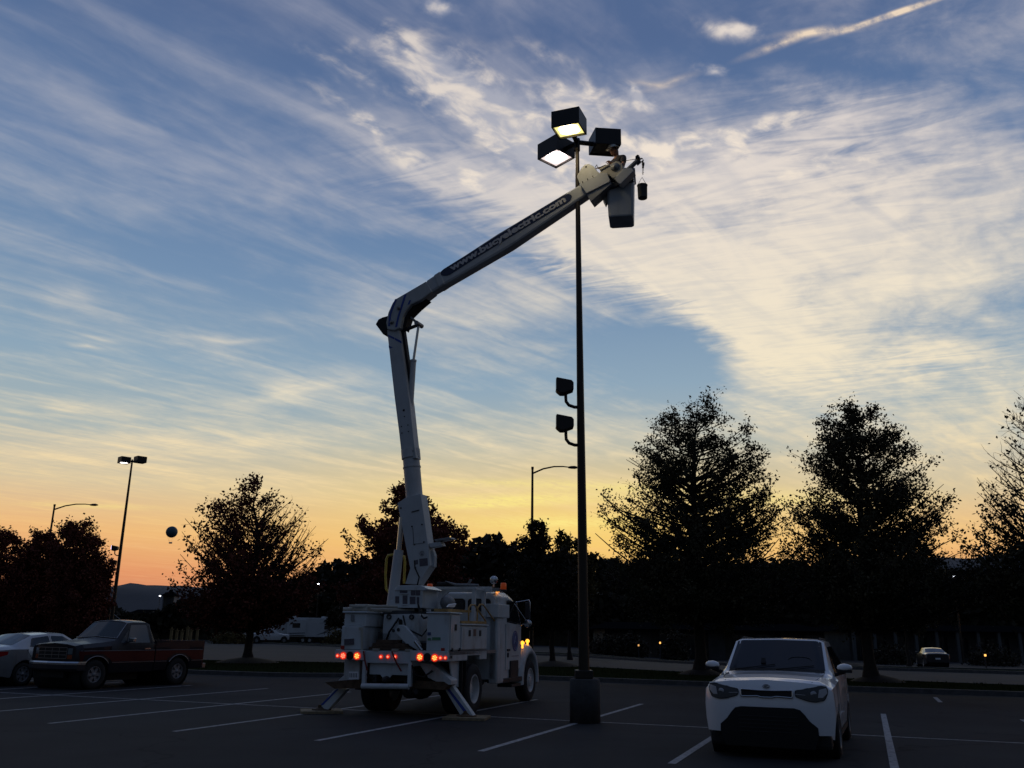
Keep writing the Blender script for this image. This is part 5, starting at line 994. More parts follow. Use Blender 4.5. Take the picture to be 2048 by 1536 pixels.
car_common(kb, kia, body, KW, 0, kb.arch, 0.325, 0.90, 0.215, 0.21, 5, ALLOY)

# ---- pickup, two tone
PR = mat('dark_red_paint', (0.075, 0.006, 0.007), 0.5, coat=0.12, var=0.1, spec=0.2); PB = mat('dark_blue_paint', (0.008, 0.009, 0.016), 0.42, coat=0.2, spec=0.3); PS = mat('dull_chrome', (0.32, 0.31, 0.32), 0.35, 0.9)
PY = R(26); pf = np.array([-math.sin(PY), -math.cos(PY)])
pk = thing('pickup_truck', (-12.158, 25.914, 0), math.atan2(-pf[0], pf[1]), 'dark red and blue two tone pickup with chrome front bumper parked at left', 'pickup truck')
pb = Body([(0.62, (.80, .86, .86, .80, .5), (.48, .70, 1.06, 1.14, 1.18)), (0.45, (.90, .94, .94, .86, .5), (.44, .70, 1.08, 1.18, 1.22)), (-0.2, (.92, .97, .96, .86, .5), (.42, .70, 1.12, 1.23, 1.27)), (-0.60, (.92, .97, .96, .86, .5), (.42, .70, 1.15, 1.28, 1.31)),
           (-0.70, (.92, .97, .96, .85, .5), (.42, .70, 1.16, 1.32, 1.34)), (-1.12, (.92, .97, .96, .70, .5), (.42, .70, 1.18, 1.76, 1.80)), (-1.35, (.92, .97, .96, .69, .5), (.42, .70, 1.18, 1.79, 1.83)), (-1.80, (.92, .97, .96, .69, .5), (.42, .70, 1.18, 1.79, 1.83)), (-1.92, (.92, .97, .96, .70, .5), (.42, .70, 1.18, 1.74, 1.78)), (-2.0, (.92, .97, .96, .80, .5), (.42, .70, 1.18, 1.30, 1.32))],
          [(0, 0.47, 0.39)], 0.03)
pbody = pb.build(PB, pk)
bd_ = Body([(-2.03, (.92, .97, .96, .955, .89, .88), (.44, .70, 1.16, 1.28, 1.28, .78)), (-3.92, (.92, .97, .96, .955, .89, .88), (.46, .70, 1.16, 1.28, 1.28, .78)), (-3.95, (.90, .95, .94, .93, .89, .88), (.48, .70, 1.16, 1.27, 1.27, .78))], [(-2.97, 0.47, 0.39)], 0.0)
bed = bd_.build(PB, pk, 'bed')
q = MB(); q.box(-.93, .93, -4.0, -3.93, .55, 1.275, .01); q.build('tailgate', PR, bed)
q = MB(); q.box(-.93, .93, -4.12, -3.98, .46, .60, .015); q.build('rear_bumper', PS, pk)
PF = lambda x, z: (x, 0.66 - 0.10 * (abs(x) / .86) ** 4, z)
q = MB(); patch(q, PF, [(-.86, .70), (.86, .70), (.86, 1.10), (.80, 1.15), (-.80, 1.15), (-.86, 1.10)], .1, 0, (0, 1, 0)); fr = q.build('front_panel', PB, pbody)
q = MB(); patch(q, PF, [(-.56, .80), (.56, .80), (.56, 1.09), (-.56, 1.09)], .1, .006, (0, 1, 0)); g_ = q.build('grille', PLAST, fr)
q = MB()
for z in (.80, .895, .99, 1.085): patch(q, PF, [(-.56, z), (.56, z), (.56, z + .014), (-.56, z + .014)], .14, .022, (0, 1, 0))
for x in (-.56, -.28, 0, .28, .545): patch(q, PF, [(x, .80), (x + .014, .80), (x + .014, 1.09), (x, 1.09)], .14, .020, (0, 1, 0))
q.build('grille_bar', PS, g_)
for s in (-1, 1):
    q = MB(); patch(q, PF, [(s * .58, .92), (s * .84, .92), (s * .84, 1.08), (s * .58, 1.08)][::s], .1, .012, (0, 1, 0)); h = q.build('headlamp', mat('old_headlamp', (.13, .16, .17), .15, coat=.8), fr)
    q = MB(); patch(q, PF, [(s * .58, .80), (s * .84, .80), (s * .84, .905), (s * .58, .905)][::s], .1, .012, (0, 1, 0)); q.build('turn_signal', mat('orange_lens', (.28, .05, .01), .3, coat=.5), fr)
    S = lambda u, v, s=s: pb.side(u, v, s); S2 = lambda u, v, s=s: bd_.side(u, v, s)
    q = MB(); patch(q, S, [(.50, .72), (-.50, .72) if False else (.44, .72), (.40, .9), (.2, .92), (-.2, .92), (-.42, .80), (-.49, .72), (-2.0, .72), (-2.0, 1.00), (.55, 1.00)], .15, .003, (s, 0, 0)); q.build('red_side_panel', PR, pbody)
    q = MB(); patch(q, S2, [(-2.04, .72), (-2.48, .72), (-2.55, .80), (-2.77, .92), (-3.17, .92), (-3.39, .80), (-3.46, .72), (-3.93, .72), (-3.93, 1.0), (-2.04, 1.0)], .15, .003, (s, 0, 0)); q.build('red_side_panel', PR, bed)
    q = MB()
    for f, a, b_ in ((S, -.50, -2.0), (S2, -2.04, -2.48), (S2, -3.46, -3.93)): patch(q, f, [(a, .685), (b_, .685), (b_, .71), (a, .71)], .2, .012, (s, 0, 0))
    q.build('side_moulding', PS, pbody)
    q = MB()
    for f, a, b_ in ((S, .5, -2.0), (S2, -2.04, -3.93)): patch(q, f, [(a, 1.005), (b_, 1.005), (b_, 1.02), (a, 1.02)], .2, .006, (s, 0, 0))
    q.build('pinstripe', mat('silver_stripe', (.2, .2, .22), .5), pbody)
    for bb, c0 in ((pb, 0.0), (bd_, -2.97)):
        q = MB(); q.tube([(s * (.965 + .006), c0 + .48 * math.cos(t), .39 + .48 * math.sin(t)) for t in np.linspace(.62, math.pi - .62, 18)], 0.014, 6); q.build('arch_trim', PS, pbody if c0 == 0 else bed)
    q = MB(); patch(q, S, rounded([(-.98, 1.22), (-1.80, 1.22), (-1.78, 1.72), (-1.22, 1.71)], .04), .1, .006, (s, 0, 0)); q.build('side_window', mat('side_glass', (.035, .045, .052), .08, spec=.8), pbody)
    q = MB(); patch(q, S, rounded([(-.76, 1.22), (-.94, 1.22), (-1.14, 1.62)], .02), .1, .006, (s, 0, 0)); q.build('vent_window', GLASS, pbody)
    seam(pb, pbody, [(-.70, 1.2, -.70, .45), (-1.86, 1.72, -1.90, .45)], s, (s, 0, 0))
    q = MB(); q.box(min(s * .97, s * 1.19), max(s * .97, s * 1.19), -1.06, -.98, 1.24, 1.36, .02); q.tube([(s * .9, -1.0, 1.22), (s * 1.05, -1.02, 1.27)], .02, 6); q.build('wing_mirror', CHROME, pbody)
    q = MB(); patch(q, S, [(-1.62, 1.04), (-1.82, 1.04), (-1.82, 1.075), (-1.62, 1.075)], .1, .02, (s, 0, 0)); q.build('door_handle', CHROME, pbody)
q = MB(); patch(q, pb.top, [(-.78, -.73), (.78, -.73), (.665, -1.10), (-.665, -1.10)], .1, .006, (0, 0, 1)); ws = q.build('windshield', GLASS, pbody); q = MB(); rim(q, pb.top, [(-.80, -.715), (.80, -.715), (.68, -1.12), (-.68, -1.12)], .012, .006, (0, 0, 1)); q.build('windshield_trim', PS, ws)
q = MB(); q.slab([(-.6, -1.94, 1.36), (.6, -1.94, 1.36), (.58, -1.90, 1.68), (-.58, -1.90, 1.68)], (0, -.05, 0)); q.build('rear_window', GLASS, pbody)
BP_ = [(-.99, .36), (-.97, .60), (-.6, .76), (0, .80), (.6, .76), (.97, .60), (.99, .36)]
q = MB(); V = [(x, y, z) for x, y in BP_ for z in (.50, .545, .69, .73)]; V = [(x, y - (.03 if z in (.50, .73) else 0), z) for x, y, z in V]; q.add(V, [(i * 4 + j, (i + 1) * 4 + j, (i + 1) * 4 + j + 1, i * 4 + j + 1) for i in range(6) for j in range(3)]); q.add([(x * .96, y - .08, .725) for x, y in BP_] + [(x, y - .03, .73) for x, y in BP_], [(i, i + 1, i + 8, i + 7) for i in range(6)]); bu = q.build('front_bumper', mat('dark_bumper', (.05, .05, .06), .35, .6), pk)
q = MB(); V = [(x * 1.004, y + .006 - (.035 if k == 2 else 0), z) for x, y in BP_ for k, z in enumerate((.655, .70, .735))]; q.add(V, [(i * 3 + j, (i + 1) * 3 + j, (i + 1) * 3 + j + 1, i * 3 + j + 1) for i in range(6) for j in range(2)]); q.build('chrome_strip', CHROME, bu)
q = MB(); q.box(-.5, .5, .5, .62, .30, .48, .02); q.box(-.4, .4, -3.8, .5, .42, .6); q.tube([(-.6, -2.97, .39), (.6, -2.97, .39)], .09, 8); q.lathe((0, -2.97, .39), (0, 1, 0), [(.01, -.2), (.16, -.1), (.16, .1), (.01, .2)], 12); q.tube([(.35, -1.4, .42), (.35, -2.2, .42)], .12, 10); q.build('frame', PLAST, pk)
q = MB(); q.tube([(.1, -1.55, 1.86), (.35, -1.5, 2.02)], .005, 4); q.build('antenna', PS, pbody)
car_common(pb, pk, pbody, PB, 0, [(0, .47, .39)], 0.39, 0.955, 0.215, 0.26, 6, ALLOY)
for s in (-1, 1): wheel(pk, (s * .94, -2.97, .39), s, .39, .26, .215, ALLOY, 6)
q = MB(); q.lathe((0, -2.97, .39), (1, 0, 0), [(.46, -.92), (.46, .92)], 28); q.build('wheel_well', PLAST, pk)

# ---- saloons built on one pattern
def saloon(loc, rz, paint, label, lampm, glass=GLASS, cat='car', detail=True, group=None):
    t = thing('parked_car', loc, rz, label, cat, group)
    b = Body([(-1.00, (.70, .78, .76, .66, .4), (.40, .62, .92, 1.00, 1.02)), (-.90, (.78, .86, .84, .72, .4), (.32, .60, .97, 1.05, 1.07)), (-.45, (.86, .90, .88, .74, .4), (.24, .60, 1.00, 1.08, 1.10)), (-.35, (.86, .90, .885, .73, .4), (.24, .60, 1.00, 1.10, 1.12)), (.35, (.86, .90, .885, .60, .40), (.22, .60, 1.00, 1.38, 1.41)),
              (.9, (.86, .90, .885, .62, .42), (.22, .60, .99, 1.43, 1.455)), (1.45, (.86, .90, .885, .62, .42), (.22, .60, .98, 1.42, 1.45)), (2.25, (.86, .90, .885, .72, .42), (.22, .60, .96, 1.03, 1.05)), (2.5, (.86, .90, .88, .74, .42), (.22, .60, .92, .98, 1.0)), (3.2, (.84, .88, .84, .70, .4), (.25, .58, .82, .88, .91)), (3.5, (.72, .78, .74, .62, .4), (.32, .55, .68, .74, .76))],
             [(0, .365, .32), (2.7, .365, .32)], .02)
    bo = b.build(paint, t)
    q = MB(); patch(q, b.top, [(-.66, -.33), (.66, -.33), (.57, .33), (-.57, .33)], .1, .006, (0, 0, 1)); q.build('rear_window', glass, bo)
    q = MB(); patch(q, b.top, [(-.585, 1.5), (.585, 1.5), (.68, 2.2), (-.68, 2.2)], .1, .006, (0, 0, 1)); q.build('windshield', glass, bo)
    RF = lambda x, z: (x, -1.0 + .22 * (abs(x) / .8) ** 4 - 0.02, z)
    q = MB(); patch(q, RF, [(-.78, .42), (.78, .42), (.80, .70), (.76, .95), (.66, 1.0), (-.66, 1.0), (-.76, .95), (-.80, .70)], .1, 0, (0, -1, 0)); rb = q.build('rear_bumper', paint, bo)
    for s in (-1, 1):
        S = lambda u, v, s=s: b.side(u, v, s)
        q = MB(); patch(q, RF, [(s * .42, .90), (s * .76, .95), (s * .78, .76), (s * .62, .74)][::s], .1, .010, (0, -1, 0)); patch(q, S, [(-.93, .78), (-.60, .86), (-.58, .95), (-.90, .94)], .1, .008, (s, 0, 0)); q.build('tail_lamp', lampm, bo)
        for pl in ([(.15, 1.06), (.30, 1.30), (.88, 1.37), (.88, 1.05)], [(.96, 1.05), (.96, 1.37), (1.4, 1.36), (2.02, 1.06)]):
            q = MB(); patch(q, S, rounded(pl, .04), .1, .005, (s, 0, 0)); q.build('side_window', glass, bo)
        if detail:
            seam(b, bo, [(.92, 1.38, .92, .30), (1.98, 1.0, 2.0, .30), (.0, 1.0, .28, .66)], s, (s, 0, 0))
            q = MB()
            for yy in (.55, 1.5): patch(q, S, [(yy, .90), (yy - .16, .90), (yy - .16, .925), (yy, .925)], .1, .02, (s, 0, 0))
            q.build('door_handle', paint, bo)
        q = MB(); q.box(min(s * .88, s * 1.06), max(s * .88, s * 1.06), 1.86, 1.96, 1.02, 1.14, .03); q.build('wing_mirror', paint, bo)
    q = MB(); patch(q, RF, [(-.18, .62), (.18, .62), (.18, .74), (-.18, .74)], .1, .01, (0, -1, 0)); q.build('number_plate', PAPER, rb)
    car_common(b, t, bo, paint, 0, b.arch, .32, .895, .21, .2, 7, ALLOY); return t
c0 = ground(42, 1372); ang = R(21.3); sd_ = np.array([math.cos(ang), -math.sin(ang)]); p0_ = c0[:2] - sd_ * .88
SIL = mat('silver_paint', (.36, .37, .38), .35, .5, coat=.8)
saloon((p0_[0], p0_[1], 0), -ang, SIL, 'silver saloon showing its red tail lamp, behind the nose of the dark pickup', mat('tail_lens', (.32, .012, .015), .2, coat=.8))
g1 = ground(1872, 1331); d_ = at(1872, 1331, 71)
saloon((d_[0], 71, hz(d_[0], 71)), -R(14), mat('black_paint', (.02, .02, .024), .3, coat=.8), 'small dark car parked far off across the road at right', mat('tail_lens_dark', (.10, .01, .01), .3), mat('reflection_tinted_glass', (.05, .06, .08), .05, spec=1.0), detail=False)  # glass tint raised to stand in for a bright reflection
# ---- far white pickup and two travel trailers
WF = mat('far_white_paint', (.50, .51, .52), .5, var=.1, dirt=(.3, .27, .22), damt=.4)
fp_ = at(532, 1284, 112); ft = thing('pickup_truck', (fp_[0], 112, 0), R(-52), 'white pickup parked in front of the trailers, half hidden by a tree trunk', 'pickup truck')
ya = lambda o: None
fb = Body([(2.6, (.80, .86, .84, .7, .4), (.5, .7, .98, 1.05, 1.08)), (1.3, (.9, .95, .94, .82, .5), (.42, .7, 1.10, 1.20, 1.24)), (.65, (.9, .95, .94, .66, .5), (.42, .7, 1.12, 1.72, 1.78)), (-.6, (.9, .95, .94, .66, .5), (.42, .7, 1.12, 1.72, 1.78)), (-.75, (.9, .95, .94, .8, .5), (.42, .7, 1.12, 1.22, 1.24)), (-2.6, (.9, .95, .94, .8, .5), (.46, .7, 1.12, 1.22, 1.18))], [(1.9, .46, .4), (-1.6, .46, .4)], .02)
fo = fb.build(WF, ft)
for s in (-1, 1):
    for pl in ([(.62, 1.2), (.05, 1.2), (.05, 1.62), (.40, 1.62)], [(-.03, 1.2), (-.55, 1.2), (-.55, 1.62), (-.03, 1.62)]):
        q = MB(); patch(q, lambda u, v: fb.side(u, v, s), pl, .15, .01, (s, 0, 0)); q.build('side_window', GLASS, fo)
q = MB(); patch(q, fb.top, [(-.75, 1.22), (.75, 1.22), (.62, .70), (-.62, .70)], .15, .01, (0, 0, 1)); q.build('windshield', GLASS, fo)
car_common(fb, ft, fo, WF, 0, fb.arch, .39, .93, .2, .24, 6, ALLOY)
TRW = mat('trailer_shell', (.46, .48, .49), .5, var=.08, vscale=.8, dirt=(.3, .28, .25), damt=.35); SWO = mat('dark_swoosh', (.03, .035, .05), .5)
def trailer(x, Y, rz, Ln, label):
    t = thing('travel_trailer', (x, Y, hz(x, Y)), rz, label, 'trailer', 'white travel trailers in the far lot'); h = Ln / 2
    prof = [(-h, .75), (-h, 2.2), (-h + .12, 2.85), (-h + .5, 3.2), (h - 1.4, 3.2), (h - .5, 2.95), (h - .05, 2.0), (h, 1.4), (h - .35, .75)]
    q = MB(); q.slab([(a, -1.22, b) for a, b in prof], (0, 2.44, 0)); o = q.build('shell', TRW, t, bevel=.06)
    q = MB(); q.box(-h + 1.7, -h + 4.2, -1.5, -1.2, 1.0, 2.95, .04); sl = q.build('slide_out', TRW, o)
    q = MB(); q.box(-h + 2.4, -h + 3.4, -1.52, -1.495, 1.9, 2.5); q.build('window', GLASS, sl)
    q = MB(); q.box(h - 2.3, h - 1.5, -1.245, -1.215, 1.75, 2.25); q.build('window', GLASS, o)
    q = MB(); q.box(-h - .02, -h + .01, -.6, .5, 1.7, 2.4); q.build('rear_window', GLASS, o)
    for pl in ([(h - 3.0, 2.5), (h - 2.2, 2.68), (h - 1.6, 2.66), (h - 2.3, 2.58)], [(h - 3.4, 1.0), (h - 2.2, 1.45), (h - 1.2, 1.55), (h - 2.3, 1.25)], [(h - 2.4, 1.5), (h - 1.4, 1.85), (h - .5, 2.0), (h - .7, 1.7)], [(-h + 1.8, 1.25), (-h + 4.1, 1.32), (-h + 4.1, 1.22), (-h + 2.2, 1.15)]):
        q = MB(); y0 = -1.23 if pl[0][0] > -h + 4 else -1.505
        q.slab([(a, y0, b) for a, b in pl], (0, .01, 0)); q.build('swoosh', SWO, o)
    for a in (-h + 2.2, h - 2.4): q = MB(); q.box(a, a + .9, -.4, .4, 3.2, 3.42, .06); q.build('roof_air_conditioner', WF, o)
    for a in (-.5, .4):
        for s in (-1, 1): wheel(t, (s, 0, 0), s, .36, .22, .2, STEELW, 5).matrix_parent_inverse = Matrix.Translation((a, 0, .36)) @ Matrix.Rotation(R(90), 4, 'Z') @ Matrix.Translation((0, 0, 0))
    q = MB(); q.box(-h + .2, h - .2, -.9, .9, .5, .76); q.tube([(h, 0, .6), (h + 1.0, 0, .55)], .06, 6); q.build('frame', PLAST, t); return t
tA = at(609, 1285, 122); trailer(tA[0], 122, R(26), 9.0, 'white travel trailer with dark swooshes and two roof units, nearer the white pickup')
tB = at(712, 1285, 128); trailer(tB[0], 128, R(12), 8.0, 'white travel trailer mostly hidden behind the left side of the bucket truck')

# ---------------------------------------------------------------- light poles
LENS_ON = mat('lit_lamp_lens', (0.9, 0.85, 0.7), 0.3, emit=(1.0, 0.84, 0.52), es=7); LENS_ON2 = mat('lit_lamp_lens_white', (0.9, 0.9, 0.9), 0.3, emit=(1.0, 0.90, 0.86), es=7)
LENS_RIM = mat('lens_rim_yellow', (.8, .7, .3), .3, emit=(1, .86, .30), es=1.15); LENS_RIM2 = mat('lens_rim_rose', (.8, .7, .7), .3, emit=(1, .84, .80), es=1.0)
LENS_OFF = mat('unlit_lamp_lens', (0.10, 0.10, 0.09), 0.12, coat=0.6); LAMPIN = mat('lamp_reflector', (0.45, 0.42, 0.36), 0.4, 0.3)
def head(parent, corners, zb, h, lens, pole_xy, zarm, name='lamp_head'):
    """box head: corners = bottom corners (world x, y)"""
    P = [np.array([c[0], c[1], zb]) for c in corners]; ctr = sum(P) / 4; o0 = np.array(parent.location)
    q = MB(); inn = [ctr + (p - ctr) * 0.90 for p in P]
    V = [p - o0 for p in P] + [p + [0, 0, h] - o0 for p in P] + [p - o0 for p in inn] + [p + [0, 0, 0.05] - o0 for p in inn]
    q.add(V, [(0, 1, 5, 4), (1, 2, 6, 5), (2, 3, 7, 6), (3, 0, 4, 7), (4, 5, 6, 7), (0, 8, 9, 1), (1, 9, 10, 2), (2, 10, 11, 3), (3, 11, 8, 0), (8, 12, 13, 9), (9, 13, 14, 10), (10, 14, 15, 11), (11, 15, 12, 8)])
    hd = q.build(name, LAMPH, parent)
    q = MB(); q.add([ctr + (p - ctr) * 0.895 + [0, 0, .045] - o0 for p in P], [(0, 1, 2, 3)]); ln = q.build('lens', {LENS_ON: LENS_RIM, LENS_ON2: LENS_RIM2}.get(lens, lens), hd)
    if lens is not LENS_OFF:
        q = MB(); k8 = [ctr + (P[i] - ctr) * .70 + (P[(i + 1) % 4] - P[i]) * f * .70 + [0, 0, .038] - o0 for i in range(4) for f in (.22, .78)]; q.add(k8, [tuple(range(8))]); q.build('lamp_core', lens, hd)
    a = np.array([pole_xy[0], pole_xy[1], zarm]) - o0; b = ctr + [0, 0, zarm - zb] - o0
    q = MB(); q.tube([a, a + (b - a) * 0.75], 0.055, 8); q.build('arm', LAMPH, parent)
    return hd, ctr
def flood(parent, px, Yp, zt, zb_, side=-1, lit=False, sc=1.0):
    """small yoke flood light on a curved pipe: zt lamp centre height, zb_ pipe height at the pole (parent-local)"""
    x1 = side * 0.33 * sc
    q = MB(); q.tube([(0, 0, zb_), (x1 * .45, 0, zb_), (x1 * .8, 0, zb_ + .04), (x1 * .98, 0, zb_ + .12), (x1, 0, zb_ + .22), (x1, 0, zt - .06)], 0.035, 8); arm = q.build('flood_arm', LAMPH, parent)
    q = MB(); c = [(-.20, .19), (.12, .13), (.16, .08), (.16, -.07), (-.04, -.15), (-.12, -.15), (-.20, -.08)]
    q.slab([(x1 + a * sc * 1.0, -.15, zt + b * sc) for a, b in c], (0, .30, 0)); f = q.build('flood_light', LAMPH, arm, bevel=.008)
    q = MB(); q.slab([(x1 - .205 * sc, -.13, zt - .07 * sc), (x1 - .205 * sc, .13, zt - .07 * sc), (x1 - .205 * sc, .13, zt + .17 * sc), (x1 - .205 * sc, -.13, zt + .17 * sc)], (-.008, 0, 0)); q.build('lens', LENS_V if lit else LENS_OFF, f)
LENS_V = mat('lit_flood_lens', (.8, .7, .9), .3, emit=(.75, .6, 1.0), es=6)
mp = thing('light_pole', (1.47, 18.1, 0), 0, 'tall dark light pole beside the lift bucket with three box lamps, two of them lit', 'light pole', 'parking lot light poles')
q = MB(); q.lathe((0.02, 0, 0), (0, 0, 1), [(.001, 0), (.295, 0), (.292, .78), (.27, .80), (.001, .80)], 40); q.build('concrete_base', CONC, mp)
q = MB(); q.box(-.17, .17, -.17, .17, .80, .96, .02); q.build('base_cover', LAMPH, mp)
q = MB(); q.tube([(0.01, 0, .9), (-.05, 0, 12.55)], [.108, .045], 18); q.tube([(-.05, 0, 12.3), (-.05, 0, 12.60)], .07, 12); q.build('pole', POLEM, mp)
heads = []
for cs, ln in (([(0.79, 17.31), (1.39, 17.08), (1.60, 17.58), (1.00, 17.81)], LENS_ON), ([(0.53, 18.69), (0.96, 18.19), (1.41, 18.60), (.99, 19.10)], LENS_ON2), ([(1.72, 18.46), (1.83, 17.92), (2.42, 17.97), (2.31, 18.52)], LENS_OFF)):
    hd, c = head(mp, cs, 12.4, .40, ln, (1.42, 18.1), 12.52); heads.append((c, ln))
for zt, zz2 in ((6.66, 6.235), (5.86, 5.42)): flood(mp, 0, 0, zt, zz2)
for (c, ln) in heads[:2]:
    sl = bpy.data.lights.new('lamp_light', 'SPOT'); sl.energy = 30; sl.spot_size = R(178); sl.spot_blend = .15; sl.color = (1.0, .80, .48) if ln is LENS_ON else (1, .86, .78); sl.shadow_soft_size = .25
    so = bpy.data.objects.new('lamp_light', sl); C.objects.link(so); so.location = (c[0], c[1], 12.38); so.parent = None
lp = thing('light_pole', (-25.98, 60, 0), 0, 'slender light pole at far left with two box lamps and a violet flood', 'light pole', 'parking lot light poles')
q = MB(); q.lathe((0, 0, 0), (0, 0, 1), [(.001, 0), (.3, 0), (.3, .8), (.001, .8)], 24); q.build('concrete_base', CONC, lp)
q = MB(); q.tube([(0, 0, .8), (0, 0, 12.75)], [.14, .06], 12); q.build('pole', POLEM, lp)
for s, ln in ((-1, LENS_ON2), (1, LENS_OFF)):
    cx_, cy_ = -25.98 + s * .48, 60 + s * .15; r_ = .46
    head(lp, [(cx_ - r_, cy_), (cx_, cy_ - r_), (cx_ + r_, cy_), (cx_, cy_ + r_)], 12.45 + (.1 if s > 0 else 0), .42, ln, (-25.98, 60), 12.62)
flood(lp, 0, 0, 6.72, 6.25, lit=True, sc=1.1); flood(lp, 0, 0, 5.8, 5.35, sc=1.1)
def cobra(px, py, Y, label):
    p = at(px, py, Y); t = thing('street_lamp', (p[0], Y, hz(p[0], Y)), 0, label, 'street lamp', 'curved arm street lamps'); H = p[2] - hz(p[0], Y)
    q = MB(); q.tube([(0, 0, 0), (0, 0, H)], [.11, .06], 12); q.tube([(0, 0, H - .02), (0, 0, H + .12)], .075, 10); q.build('pole', POLEM, t)
    e = at(px + 72, py - 5, Y)[0] - p[0]
    q = MB(); q.tube([(0, 0, H - .25), (e * .3, 0, H + .02), (e * .6, 0, H + .15), (e * .85, 0, H + .16), (e, 0, H + .13)], [.05, .045, .04, .035, .03], 8); q.build('arm', POLEM, t)
    q = MB(); rg = [(-.02, .04, .06), (.15, .09, .10), (.35, .10, .11), (.52, .05, .05), (.56, .01, .01)]; V = []
    for (u, a, b) in rg: V += [(e + u * 1.0, a * math.cos(t_) * 1.3, H + .11 + b * math.sin(t_) * (.9 if math.sin(t_) > 0 else .7)) for t_ in np.linspace(0, 2 * math.pi, 13)[:-1]]
    q.add(V, [(i * 12 + j, i * 12 + (j + 1) % 12, (i + 1) * 12 + (j + 1) % 12, (i + 1) * 12 + j) for i in range(4) for j in range(12)], True); q.build('lamp_head', LAMPH, t)
cobra(1065, 938, 48, 'unlit street lamp with curved arm standing just left of the main light pole')
cobra(109, 1012, 62, 'unlit street lamp with curved arm rising from the red trees at far left')

# ---------------------------------------------------------------- balloon
bl = at(343.5, 1064, 1100); rb_ = 1100 * 11.2 / 1771
t = thing('balloon', (bl[0], 1100, bl[2] - 16), 0, 'round teal helium balloon with a small gondola, floating far off at left', 'balloon')
q = MB(); q.lathe((0, 0, 16), (0, 0, 1), [(max(.01, rb_ * math.sin(a)), -rb_ * math.cos(a)) for a in np.linspace(0, math.pi, 24)], 40); q.build('envelope', mat('teal_envelope', (.055, .115, .15), .6, var=.15, vscale=.1), t)
q = MB(); q.lathe((0, 0, 2.8), (0, 0, 1), [(1.5, -.8), (1.5, .7), (2.0, .8), (2.0, -.8), (1.5, -.8)], 24); q.build('gondola', mat('gondola_pale', (.55, .50, .48), .7), t)
q = MB()
for k in range(8): a = k * math.pi / 4; q.tube([(1.7 * math.cos(a), 1.7 * math.sin(a), 3.5), (rb_ * .7 * math.cos(a), rb_ * .7 * math.sin(a), 16 - rb_ * .7)], .04, 4)
q.build('rigging', GREY, t)

# ---------------------------------------------------------------- worker in the bucket
def skin(name, verts, edges, rad, mt, parent, sub=2, root=0):
    me = bpy.data.meshes.new(name); me.from_pydata(verts, edges, []); o = bpy.data.objects.new(name, me); C.objects.link(o)
    o.modifiers.new('skin', 'SKIN'); 
    for i, r in enumerate(rad): me.skin_vertices[0].data[i].radius = (r, r) if not hasattr(r, '__len__') else r
    for i in range(len(verts)): me.skin_vertices[0].data[i].use_root = (i == root)
    if sub: o.modifiers.new('sub', 'SUBSURF').levels = sub; o.modifiers['sub'].render_levels = sub
    bpy.context.view_layer.update(); dg = bpy.context.evaluated_depsgraph_get(); m2 = bpy.data.meshes.new_from_object(o.evaluated_get(dg)); bpy.data.objects.remove(o)
    m2.materials.clear(); m2.materials.append(mt); m2.polygons.foreach_set('use_smooth', [True] * len(m2.polygons)); o = bpy.data.objects.new(name, m2); C.objects.link(o); o.parent = parent; return o
SKINM = mat('skin', (.32, .17, .11), .6); SHIRT = mat('dark_shirt', (.045, .043, .050), .9, var=.3, bump=.3); TROU = mat('dark_trousers', (.03, .033, .045), .9, var=.3); HAT = mat('white_hard_hat', (.62, .60, .52), .35, coat=.3)
wz = bc[2] + 0.14; wp = bc + ay_ * 0.05 - ax_ * 0.06
per = thing('person', (wp[0], wp[1], wz), R(127), 'worker in white hard hat and dark shirt standing in the lift bucket', 'person')   # local +y is where he faces: towards the lamps and down
# pelvis, spine, chest, neck, head | legs | arms
hv = [(0, 0, .95), (0, 0, 1.10), (0, .01, 1.28), (0, .0, 1.42), (0, .02, 1.52), (0, .05, 1.60), (0, .065, 1.70),
      (.10, 0, .90), (.11, .04, .50), (.11, 0, .09), (.11, .16, .04), (-.10, 0, .90), (-.11, .03, .50), (-.11, -.02, .09), (-.11, .14, .04),
      (.19, 0, 1.42), (.25, .10, 1.18), (.17, .30, 1.14), (.15, .37, 1.15), (-.19, 0, 1.42), (-.26, .08, 1.17), (-.19, .30, 1.16), (-.17, .37, 1.17)]
he = [(0, 1), (1, 2), (2, 3), (3, 4), (4, 5), (5, 6), (0, 7), (7, 8), (8, 9), (9, 10), (0, 11), (11, 12), (12, 13), (13, 14), (3, 15), (15, 16), (16, 17), (17, 18), (3, 19), (19, 20), (20, 21), (21, 22)]
hr = [.14, .13, .145, .115, .055, .062, .085, .09, .06, .045, .035, .09, .06, .045, .035, .062, .047, .032, .028, .062, .047, .032, .028]
hv = [tuple(v) for v in hv]
for s, w_ in ((1, 18), (-1, 22)):
    bx, by, bz = hv[w_]; k0 = len(hv); hv.append((bx, by + .05, bz)); hr.append(.030); he.append((w_, k0))
    for f, (dxx, ln) in enumerate(((-.030, .070), (-.010, .082), (.010, .076), (.030, .060))):
        k = len(hv); hv += [(bx + dxx, by + .085, bz + .005), (bx + dxx, by + .085 + ln * .5, bz - .012), (bx + dxx, by + .085 + ln * .75, bz - .04)]; hr += [.0095, .0088, .0078]; he += [(k0, k), (k, k + 1), (k + 1, k + 2)]
    k = len(hv); hv += [(bx - s * .045, by + .045, bz - .01), (bx - s * .055, by + .085, bz - .035)]; hr += [.011, .009]; he += [(k0, k), (k, k + 1)]
bodyo = skin('body', hv, he, hr, SKINM, per, 2)
